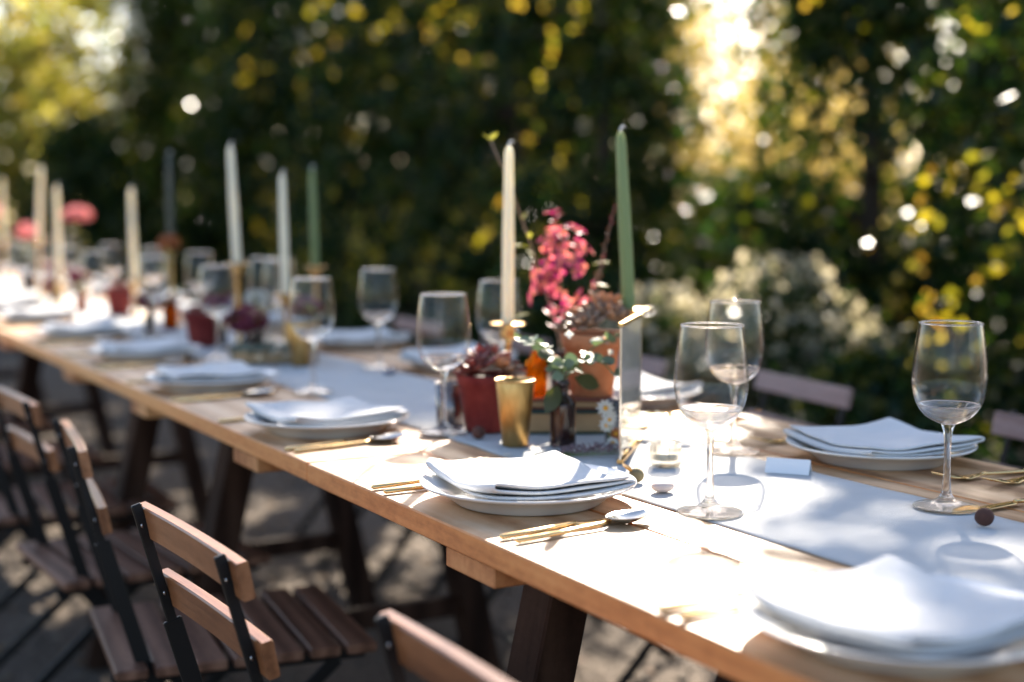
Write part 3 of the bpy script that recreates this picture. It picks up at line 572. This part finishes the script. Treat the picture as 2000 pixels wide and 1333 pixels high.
def pot_m(h, r0, r1, lip=.018, th=.004): return lathe([(0, 0), (r0-.001, 0), (r0, .001), (r1-.004-(r1-r0)*lip/h, h-lip), (r1-.001-(r1-r0)*lip/h, h-lip+.0015), (r1, h-.001), (r1-.001, h), (r1-th, h), (r1-th-.001, h-.012), (0, h-.012)], 40)
def soil(parent, z, r): obj('soil', mesh('soil', *sheet(lambda u, v: (r*(u*1)*math.cos(2*math.pi*v), r*u*math.sin(2*math.pi*v), z+.003*math.sin(9*v)*u), 5, 20), True), 'soil', parent)

# ------------------------------------------------------------------ the near centrepiece
T = thing('succulent_pot', 'dark red clay pot with rosy succulents, beside the brass tumbler', 'potted plant', (1.045, 1.962, ZT+.0035)); obj('pot', mesh('pot', *pot_m(.090, .033, .049), True), 'red_clay', T); soil(T, .081, .043)
for i, (x, y, z, r) in enumerate([(-.022, -.005, .098, .042), (.02, -.018, .096, .038), (.012, .02, .106, .042), (-.015, .026, .098, .034), (.038, .004, .094, .034)]): rosette(T, (x, y, z), r, 'succ_pink' if i % 2 == 0 else 'succ', 20, rad(24), math.atan2(y, x)+math.pi/2)
T = thing('brass_tumbler', 'tapered antique brass tumbler in front of the dark red pot', 'tumbler', (1.015, 1.815, ZT+.0030))
def tumbler_m(h=.098, r0=.0195, r1=.0295): return lathe([(0, 0), (r0-.0015, 0), (r0, .0015), (r1-.0005, h-.001), (r1-.001, h), (r1-.0022, h-.0005), (r0, .006), (0, .005)], 40)
obj('cup', cached('tumbler', tumbler_m), 'old_brass', T); obj('rim', cached('tumbler_rim', lambda: lathe([(.0292, .0955), (.0302, .0965), (.0302, .098), (.0294, .099), (.0284, .098), (.0286, .0965), (.0292, .0955)], 40)), 'old_brass', T)
def votive_m(h, r): return lathe([(0, 0), (r*.86, 0), (r*.9, .002), (r, h), (r-.002, h), (r*.88-.002, .008), (0, .008)], 32)
tag(obj('mercury_votive', mesh('mercury_votive', *votive_m(.068, .026), True), 'mercury', None, (1.026, 2.048, ZT+.0030)), 'smoky silvered votive cup behind the dark red pot', 'votive cup', 'silvered votive cups')
tag(obj('mercury_votive', mesh('mercury_votive', *votive_m(.064, .0215), True), 'mercury', None, (1.163, 1.765, ZT+.0030)), 'smoky silvered votive cup against the glass frame', 'votive cup', 'silvered votive cups')
cr, sr = math.cos(-yaw), math.sin(-yaw)
def book(x, y, z, w, d, h, cover, lab, rz):
    B = thing('book', lab, 'book', (x, y, z), rz, 'old books under the flowers')
    obj('pages', mesh('pages', *box(w-.006, d-.008, h-.007, .001)), 'pages', B, (.001, -.001, h/2))
    obj('cover', mesh('cover', *join(box(w, d, .0035, .001, (0, 0, .00175)), box(w, d, .0035, .001, (0, 0, h-.00175)), box(w, .0035, h-.0072, .001, (0, d/2-.00175, h/2)))), cover, B)
book(1.168, 1.916, ZT+.0030, .158, .118, .036, 'book_green', 'thick green old book under the terracotta pot', -yaw+rad(2)); book(1.172, 1.921, ZT+.0395, .142, .104, .016, 'book_red', 'thin rust-coloured book on top of the green one', -yaw-rad(4))
BZ = ZT+.0560
T = thing('succulent_pot', 'terracotta pot of flowering succulents standing on two books', 'potted plant', (1.205, 1.905, BZ)); obj('pot', mesh('pot', *pot_m(.100, .034, .052, .026), True), 'terracotta', T); soil(T, .09, .046)
for i, (x, y, z, r) in enumerate([(-.024, -.018, .112, .040), (.024, -.02, .122, .046), (.036, .014, .135, .044), (-.006, .024, .12, .038), (-.036, .012, .106, .032), (.0, -.004, .124, .034)]): rosette(T, (x, y, z), r, 'succ', 22, rad(20), math.atan2(y, x)+math.pi/2)
T = thing('amber_vase', 'glowing orange glass vase on the books behind the brown bottle', 'vase', (1.126, 1.945, BZ)); obj('body', mesh('body', *lathe(smooth_prof([(0, .0), (.016, 0), (.0175, .003), (.0175, .045), (.015, .055), (.0075, .064), (.0075, .078), (.009, .080), (.0075, .081), (.006, .078), (.006, .064), (.0135, .053), (.0158, .044), (.0158, .004), (0, .003)], 2), 28), True), 'amber_glass', T)
# brown bottle with the bouquet
T = thing('brown_bottle', 'small dark brown glass bottle holding the bouquet', 'bottle', (1.078, 1.783, ZT+.0030))
obj('body', mesh('body', *lathe(smooth_prof([(0, 0), (.0175, 0), (.0192, .002), (.0192, .060), (.0185, .066), (.0150, .071), (.0095, .0745), (.0082, .079), (.0082, .088), (.0100, .0895), (.0102, .0945), (.0088, .0965), (.0070, .0965), (.0066, .09), (0, .089)], 2), 32), True), 'brown_glass', T)
random.seed(21); BQ = thing('bouquet', 'eucalyptus sprigs and pale blossoms in the small brown bottle', 'flowers', (1.078, 1.783, ZT+.09))
FV = thing('bottle', 'dark bottle behind the books holding the pink flowers', 'bottle', (1.262, 2.092, ZT+.0030)); obj('body', mesh('body', *lathe(smooth_prof([(0, 0), (.0175, 0), (.0192, .002), (.0192, .070), (.0150, .081), (.0095, .0845), (.0082, .10), (.0100, .1045), (.0070, .1065), (0, .10)], 2), 32), True), 'brown_glass', FV)
PK = thing('flower_bouquet', 'pink flower panicle with budding twig and seed spikes behind the terracotta pot', 'flowers', (1.262, 2.092, ZT+.10))
def floret_m():
    parts = []
    for i in range(4): parts.append(xf(leaf_m(1, .85, .2, 4, .75), rot=Matrix.Rotation(i*math.pi/2, 3, 'Z') @ Matrix.Rotation(rad(-18), 3, 'Y')))
    return join(*parts)
FL = mesh('floret', *floret_m(), True); FLM = {}
def floret(parent, p, d, s, m):
    if m not in FLM: c = FL.copy(); c.materials.append(M[m]); FLM[m] = c
    d = Vector(d).normalized(); q = d.to_track_quat('Z', 'Y') @ Quaternion((0, 0, 1), random.uniform(0, 6)); return obj('floret', FLM[m], None, parent, p, quat=q, scale=s)
def stem(parent, pts, r0, r1, m='stem_green', name='stem'): obj(name, mesh(name, *tube(pts, [r0+(r1-r0)*i/(len(pts)-1) for i in range(len(pts))], 6), True), m, parent)
pc = Vector((.012, .022, .140))
stem(PK, [(0, 0, -.06), (.001, .002, .0), (.006, .010, .06), (.011, .02, .13), (.013, .023, .225)], .0022, .0014)
for i in range(92):
    u = random.uniform(-1, 1); a = random.uniform(0, 6.28); rr = math.sqrt(1-u*u)*(1-.18*u); d = Vector((rr*math.cos(a), rr*math.sin(a), u)); sc = random.uniform(.55, 1.12)
    p = pc+Vector((d.x*.050*sc, d.y*.050*sc, d.z*.100*sc)); floret(PK, p, d+Vector((0, 0, .2)), random.uniform(.010, .017), 'petal')
for d_, p in [((-1, .3, .1), (-.035, .05, .185)), ((1, -.5, -.1), (.055, -.005, .12)), ((1, -.5, .15), (.058, -.005, .155)), ((-1, .4, -.3), (-.035, .05, .07))]: leaf(PK, p, d_, .032, 'leaf_oval', 'leaf_green')
tw = [(0, 0, -.05), (-.004, .004, .03), (-.022, .03, .13), (-.040, .045, .20), (-.060, .058, .265), (-.076, .066, .315), (-.100, .078, .372)]
stem(PK, tw, .0019, .0013, 'twig', 'twig')
for i in range(9):
    f = 2+i*.5; k = int(min(f, 5)); p = Vector(tw[k]).lerp(Vector(tw[k+1]), f-k if f < 5 else .9); a = i*2.2; leaf(PK, p, (math.cos(a), math.sin(a), .9), random.uniform(.016, .026), 'leaf_oval', 'leaf_green')
for q in range(3):      # pinkish seed spikes on the right
    b = Vector((.03+.01*q, -.015-.006*q, .03)); top = Vector((.085-.016*q, -.035+.010*q, .255-.085*q)); pts = [Vector((0, 0, -.03)), Vector((.01, -.004, .02)), b.lerp(top, .4), top]; stem(PK, pts, .0012, .0007, 'twig', 'twig')
    for i in range(17):
        f = i/16; p = b.lerp(top, .3+.7*f); a = i*2.4; s = .010*(1-.5*f); leaf(PK, p, (math.cos(a), math.sin(a), .7), s, 'fat', 'succ' if f < .8 else 'petal', name='bud')
for q in range(5):      # eucalyptus sprigs hanging round the bottle neck
    a = rad([200, 240, 300, 335, 160][q]); L = [.075, .06, .085, .08, .06][q]; pts = []
    for i in range(6):
        f = i/5; pts.append(Vector((math.cos(a)*L*f, math.sin(a)*L*f, .008+.12*f*(1-.45*f)-(.05*f*f if q in (1, 2) else 0))))
    stem(BQ, pts, .0013, .0008)
    for i in range(1, 6):
        for s_ in (-1, 1):
            d = Vector((math.cos(a+s_*1.2), math.sin(a+s_*1.2), random.uniform(-.5, .6))); leaf(BQ, pts[i], d, random.uniform(.017, .026), 'leaf_round', 'euc', (random.uniform(-.6, .6), random.uniform(-.9, 0), .6))
for d_, p, s, k in [((-.55, -.2, -.8), (-.012, -.006, .004), .048, 'leaf_oval'), ((.9, -.1, -.35), (.012, -.012, .015), .045, 'leaf_oval'), ((-.4, -.5, -.3), (-.03, .0, .06), .03, 'leaf_round')]: leaf(BQ, p, d_, s, k, 'leaf_dark', (-.3, -.9, .3))
for i in range(6):     # small pale berries and blossoms low in the bouquet
    a = random.uniform(0, 6.28); p = (.03+.05*math.cos(a), .0+.03*math.sin(a), random.uniform(.03, .09)); floret(BQ, p, (random.uniform(-1, 1), -1, .5), random.uniform(.005, .008), 'petal_white' if i % 2 else 'succ')
# second bouquet touch: low white daisies in front of the votive
DZ = thing('daisy_sprig', 'sprig of white and orange daisies before the smoky votive cup', 'flowers', (1.115, 1.705, ZT+.0030))
def daisy(parent, p, d, s, m='petal_white'):
    q = Vector(d).to_track_quat('Z', 'Y'); H = obj('bloom', cached('bloom_'+m, lambda: join(*[xf(leaf_m(1, .42, .1, 3, .8), rot=Matrix.Rotation(i*math.pi/5, 3, 'Z')) for i in range(10)])), m, parent, p, quat=q, scale=s)
    obj('flower_eye', cached('eye', lambda: lathe([(0, -.1), (.28, 0), (.24, .12), (0, .2)], 10)), 'daisy_eye', H)
for i, (x, y, z, s, m) in enumerate([(0, 0, .012, .009, 'petal_white'), (.008, .004, .024, .009, 'petal_orange'), (-.003, .012, .036, .010, 'petal_white'), (.006, .018, .048, .011, 'petal_white'), (.0, .02, .060, .012, 'petal_white'), (.017, .0, .018, .008, 'petal_orange'), (.004, -.012, .006, .008, 'petal_white'), (.012, -.02, .005, .008, 'petal_white'), (-.006, .0, .046, .009, 'petal_white')]):
    stem(DZ, [(.01, .02, 0), (x*.6, y*.8, z*.6), (x, y, z-.001)], .0009, .0006); daisy(DZ, (x, y, z), (-.4, -1, .6), s*1.25, m)
LV = thing('lavender_sprig', 'dried mauve lavender sprig lying across the runner edge', 'dried flower', (1.02, 1.705, ZT+.0030), rad(-20))
for q in range(4):
    y0 = (q-1.5)*.011; stem(LV, [(-.03, y0*.3, .002), (.03, y0, .004), (.10, y0*1.4, .006)], .001, .0007)
    for i in range(30): a = i*2.4; x = random.uniform(.0, .10); leaf(LV, (x, y0*(1+x*3), .006+random.uniform(0, .006)), (math.cos(a), math.sin(a), .5), random.uniform(.006, .010), 'fat', 'lilac', name='bud')
# glass frame with brass edges
a_, b_ = Vector((1.066, 1.612, 0)), Vector((1.208, 1.772, 0)); fa = math.atan2((b_-a_).y, (b_-a_).x); fl = (b_-a_).length; fc_ = (a_+b_)/2; FH = .194
T = thing('glass_frame', 'upright glass table frame edged in thin brass', 'frame', (fc_.x, fc_.y, ZT+.0030), fa)
obj('pane', mesh('pane', *join(box(fl-.006, .0009, FH-.006, .0003, (0, -.0010, FH/2)), box(fl-.006, .0009, FH-.006, .0003, (0, .0010, FH/2)))), 'pane', T)
obj('paper_sheet', mesh('paper_sheet', *box(fl-.010, .0006, FH-.060, .0002, (0, 0, FH/2+.022))), 'vellum', T, (0, 0, 0))
for nm, c, s in [('brass_edge', (0, 0, FH-.0025), (fl, .007, .005)), ('brass_edge', (0, 0, .003), (fl, .009, .006)), ('brass_edge', (-fl/2+.0012, 0, FH/2), (.0012, .003, FH-.0105)), ('brass_edge', (fl/2-.0012, 0, FH/2), (.0012, .003, FH-.0105))]: obj(nm, mesh(nm, *box(*s, .0005)), 'brass' if s[0] > .01 else 'silver', T, c)
# tealight, pods, nuts, stones, card
T = thing('tealight_holder', 'faceted clear glass tealight holder on the runner', 'tealight', (1.112, 1.570, ZT+.0030), rad(10)); obj('glass_body', mesh('glass_body', *lathe([(0, 0), (.019, 0), (.0225, .006), (.0225, .026), (.0205, .032), (.0165, .032), (.0165, .010), (0, .009)], 6)), 'votive_glass', T)
obj('wax', mesh('wax', *lathe([(0, .0095), (.0155, .0095), (.0155, .017), (0, .0175)], 24), True), 'wax_white', T); obj('wick', mesh('wick', *tube([(0, 0, .017), (0, 0, .023)], .0008, 5)), 'wick', T)
def ball(r, sq=1, n=20, seed=1):
    R = random.Random(seed); pr = [(0, 0)]+[(r*math.sin(math.pi*i/11), r*(1-math.cos(math.pi*i/11))*sq) for i in range(1, 11)]+[(0, 2*r*sq)]; v, f = lathe(pr, n); return [Vector(p)*(1+.03*math.sin(p[0]*900+p[1]*700+seed)) for p in v], f
def nut(x, y, r, m, lab, cat='nut'): tag(obj('round_nut', mesh('round_nut', *ball(r, .95, seed=int(x*999)), True), m, None, (x, y, ZT+.0030)), lab, cat, 'nuts and pods on the runner')
nut(1.207, 1.097, .0105, 'nut', 'round dark brown nut on the runner by the wine glass foot'); nut(.995, 1.893, .0105, 'nut', 'round dark nut between the brass tumbler and dark red pot')
T = thing('seed_pod', 'olive seed pod with two dry leaves beside the sunlit plate', 'seed pod', (1.012, 1.492, ZT+.0030), 0, 'nuts and pods on the runner'); obj('pod', mesh('pod', *ball(.0098, .95, seed=4), True), 'pod', T)
for d_ in ((-.6, .7, .8), (-.9, -.1, .6), (-.2, .9, .5)): leaf(T, (-.004, .004, .012), d_, .02, 'leaf_oval', 'litter')
def stone(x, y, r, m, lab, cat='stone'): tag(obj('smooth_stone', mesh('smooth_stone', *ball(r, .55, seed=7), True), m, None, (x, y, ZT+.0030), (0, 0, .4), (1.25, 1, 1)), lab, cat, 'small stones on the runner')
stone(1.006, 1.425, .013, 'stone_pink', 'pale pink smooth stone by the seed pod'); stone(1.252, 1.055, .012, 'stone_pink', 'rosy stone next to the round brown nut'); stone(1.225, 2.735, .012, 'navy', 'small navy pebble by the wine glass on the shaded runner')
cd = .030
T_ = obj('place_card', mesh('place_card', *sheet(lambda u, v: ((u-.5)*.058, (-.012+.012*(v/.5) if v <= .5 else .012*((v-.5)/.5)), (.0185*(v/.5) if v <= .5 else .0185*(1-(v-.5)/.5))), 2, 5)), 'card', None, (1.228, 1.452, ZT+.0030), (0, 0, -yaw-rad(22))); md = T_.modifiers.new('thickness', 'SOLIDIFY'); md.thickness = .0008
tag(T_, 'small white folded place card on the runner past the glass shadows', 'place card')
# garland of small leaves right of the frame
GL = thing('leaf_garland', 'loose garland of small eucalyptus leaves beside the glass frame', 'garland', (1.25, 1.80, ZT+.0030), rad(-35))
pts = [Vector((-.09+.03*i, .02*math.sin(i*1.3), .006+.012*abs(math.sin(i*1.1)))) for i in range(9)]; stem(GL, pts, .0014, .0008, 'twig')
for i in range(46):
    f = random.uniform(0, 7.9); k = int(f); p = pts[k].lerp(pts[k+1], f-k)+Vector((random.uniform(-.02, .02), random.uniform(-.025, .025), random.uniform(.0, .022))); a = random.uniform(0, 6.28); leaf(GL, p, (math.cos(a), math.sin(a), random.uniform(-.2, .5)), random.uniform(.014, .024), 'leaf_round' if i % 3 else 'leaf_oval', ['euc', 'leaf_green', 'succ'][i % 3], (random.uniform(-.5, .5), random.uniform(-.5, .5), 1))
for k, (x, y) in enumerate([(.885, 1.712), (.845, 1.756), (.955, 1.74)]): tag(leaf(None, (x, y, ZT+.003), (.8, .5, .05), .022, 'leaf_oval', 'petal_white', name='fallen_petal'), 'pale petal fallen on the bare boards behind the sunlit plate', 'petal', 'petals fallen on the boards')

# ------------------------------------------------------------------ centrepieces farther back
book(1.10, 3.10, ZT+.0030, .19, .13, .034, 'book_green', 'green book lying in shade beside the second brass tumbler', -yaw+rad(14))
T = thing('brass_tumbler', 'brass tumbler in shade at the end of the green book', 'tumbler', (1.118, 2.975, ZT+.0030)); obj('cup', cached('tumbler', tumbler_m), 'old_brass', T)
def flower_vase(x, y, lab, m, petals, pr, pz, body='brown_glass', h=.095, seed=1, sq=.7, n=70, gr=True):
    random.seed(seed); T = thing('flower_vase', lab, 'vase of flowers', (x, y, ZT+.0030)); s = h/.095
    obj('body', cached('vase_'+body, lambda: lathe(smooth_prof([(0, 0), (.019, 0), (.021, .002), (.021, .060), (.016, .071), (.0095, .0755), (.009, .090), (.011, .095), (.008, .0955), (0, .09)], 2), 28)), body, T, scale=s)
    stem(T, [(0, 0, h*.8), (.002, .003, (h+pz)/2), (0, 0, pz)], .002, .0015)
    for i in range(n):
        u = random.uniform(-.6, 1); a = random.uniform(0, 6.28); rr = math.sqrt(1-u*u); d = Vector((rr*math.cos(a), rr*math.sin(a), u)); q = random.uniform(.6, 1); floret(T, (d.x*pr*q, d.y*pr*q, pz+d.z*pr*sq*q), d, pr*.24+.003, petals)
    if gr:
        for i in range(14): a = random.uniform(0, 6.28); leaf(T, (.3*pr*math.cos(a), .3*pr*math.sin(a), random.uniform(h*.95, pz)), (math.cos(a), math.sin(a), random.uniform(-.2, .8)), random.uniform(.03, .05), 'leaf_oval', 'leaf_green' if i % 2 else 'leaf_dark')
flower_vase(1.15, 3.02, 'brown bottle with burgundy blooms behind the second brass tumbler', '', 'petal_red', .036, .125, seed=2, h=.075)
flower_vase(1.17, 3.42, 'bottle with round white bloom before the tall pale candle', '', 'petal_white', .030, .125, seed=3, h=.08, n=50)
flower_vase(1.075, 3.22, 'low bottle of dark burgundy flowers on the green book end', '', 'petal_red', .050, .085, seed=8, h=.06)
flower_vase(1.12, 3.55, 'low dark red flowers behind the green book', '', 'petal_red', .06, .09, seed=9, h=.06)
flower_vase(1.13, 4.06, 'amber vase with tall orange bloom among the far glasses', '', 'petal_orange', .03, .25, body='dull_amber', h=.10, seed=4)
flower_vase(1.04, 3.95, 'small bottle with dark red blooms beside the far wine glass', '', 'petal_red', .04, .09, body='brown_glass', h=.07, seed=5)
flower_vase(1.30, 6.05, 'far vase of broad pink blooms over lime leaves', '', 'petal_pale', .060, .325, h=.13, seed=6, sq=.45, n=110)
flower_vase(1.149, 6.30, 'far vase of coral pink blooms beside the leaning candle', '', 'petal_pale', .05, .25, h=.13, seed=7, n=90)
flower_vase(1.2, 7.6, 'last vase of pink blooms near the table end', '', 'petal_pale', .06, .34, h=.14, seed=10, n=90)
flower_vase(1.05, 4.85, 'far amber bottle with dark red blooms before the cream candles', '', 'petal_red', .04, .12, body='dull_amber', h=.08, seed=12)
flower_vase(1.1, 5.5, 'far brown bottle of dark red flowers between the cream candles', '', 'petal_red', .045, .12, h=.09, seed=13)
for (x, y, lab) in [(1.139, 4.70, 'far red clay pot before the cream candle'), (1.06, 3.52, 'shaded red clay pot past the green book'), (1.16, 5.95, 'red clay pot among the farthest flowers')]:
    T = thing('succulent_pot', lab, 'potted plant', (x, y, ZT+.0035)); obj('pot', cached('pot_far', lambda: pot_m(.085, .033, .05)), 'red_clay', T); soil(T, .075, .044)
    for q in range(3): rosette(T, (.02*math.cos(q*2.1), .02*math.sin(q*2.1), .085), .036, 'succ_pink', 12, rad(20), q*2.1+1.57)
for (x, y) in [(1.19, 2.62), (1.2, 3.9), (1.05, 4.3)]:
    pass
GL = thing('leaf_garland', 'dark trailing greenery round the foot of the far brass tumbler', 'garland', (1.16, 3.25, ZT+.0030), rad(70))
pts = [Vector((-.35+.09*i, .02*math.sin(i*1.3), .008)) for i in range(9)]; stem(GL, pts, .0016, .001, 'twig')
for i in range(70):
    f = random.uniform(0, 7.9); k = int(f); p = pts[k].lerp(pts[k+1], f-k)+Vector((0, random.uniform(-.04, .04), random.uniform(.004, .03))); a = random.uniform(0, 6.28); leaf(GL, p, (math.cos(a), math.sin(a), random.uniform(0, .5)), random.uniform(.02, .035), 'leaf_oval', 'leaf_dark')

# ------------------------------------------------------------------ folding chairs (local +X faces the table, Y across)
def slat_back(L, h, th, bow):
    V, Fc = [], []; n = 9
    for i in range(n):
        s = -1+2*i/(n-1); x = bow*(s*s); b = .002
        V += [(x-th/2, s*L/2, -h/2+b), (x-th/2, s*L/2, h/2-b), (x-th/2+b, s*L/2, h/2), (x+th/2-b, s*L/2, h/2), (x+th/2, s*L/2, h/2-b), (x+th/2, s*L/2, -h/2+b), (x+th/2-b, s*L/2, -h/2), (x-th/2+b, s*L/2, -h/2)]
    for i in range(n-1):
        for q in range(8): r = (q+1) % 8; Fc.append((i*8+q, (i+1)*8+q, (i+1)*8+r, i*8+r))
    Fc.append(tuple(range(8))); Fc.append(tuple((n-1)*8+q for q in range(7, -1, -1))); return V, Fc
def chair(x, y, rz, lab, wood_='slat', group='folding chairs along the table'):
    C = thing('folding_chair', lab, 'chair', (x, y, 0), rz, group); tb = rad(-11)
    W_ = .352
    for z, bx in ((.728, .0), (.640, .026)):
        S = obj('back_slat', cached('back_slat_'+wood_, lambda: slat_back(W_, .042, .0145, -.0035), False), wood_, C, (bx, 0, z), (0, tb, 0))
        for s in (-1, 1): obj('screw', cached('screw', lambda: lathe([(0, 0), (.0045, 0), (.0035, .002), (0, .0026)], 10)), 'screw', S, (-.0155, s*.150, 0), (0, rad(-90), 0))
    for s in (-1, 1):
        yb = s*.150
        parts = [bar((-.022, yb, .752), (.020, yb, .600), .013, .006), bar((.020, yb, .602), (.085, yb, .38), .024, .006), bar((.085, yb, .382), (.40, yb, .004), .022, .006)]
        obj('side_bar', cached('side_bar%d' % s, lambda: join(*parts), False), 'steel', C)
        obj('leg', cached('chair_leg%d' % s, lambda: bar((.385, s*.170, .380), (-.045, s*.170, .004), .022, .006), False), 'steel', C)
    for i in range(7):
        o = obj('seat_slat', cached('seat_slat', lambda: box(.050, .385, .017, .003), False), 'seat', C, (.055+i*.061, 0, .3985))
    for s in (-1, 1): obj('seat_rail', cached('seat_rail', lambda: box(.41, .006, .022, .001), False), 'steel', C, (.235, s*.138, .3782))
    for p in ((.345, .07), (.0, .05)): obj('cross_bar', cached('cross_bar', lambda: tube([(0, -.168, 0), (0, .168, 0)], .006, 8), True), 'steel', C, (p[0], 0, p[1]))
chair(.518, .985, rad(-1), 'folding chair with sunlit back before the brightest plate'); chair(.458, 1.572, rad(2), 'brown folding chair with both back slats rim-lit by sun'); chair(.492, 2.335, rad(-7), 'folding chair behind the first shaded plate, turned slightly')
chair(.500, 2.90, rad(3), 'folding chair in shade farther along the row'); chair(.50, 3.55, rad(-2), 'folding chair farther back, pale light on its slat'); chair(.48, 4.25, rad(2), 'folding chair near the far sunlit stretch'); chair(.5, 4.95, rad(0), 'last folding chair on the near row')
for x, y, r, lab in [(1.975, 1.62, 174, 'weathered grey folding chair facing the shaded far plate'), (2.01, 2.345, 172, 'mauve-brown folding chair tucked behind the sunlit far napkin'), (1.98, 2.98, 178, 'weathered folding chair beyond the ivory candle'), (1.98, 3.55, 181, 'weathered folding chair beyond the row of shaded glasses'), (1.98, 4.2, 179, 'far weathered folding chair past the green candle')]: chair(x, y, rad(r), lab, 'grey_slat')
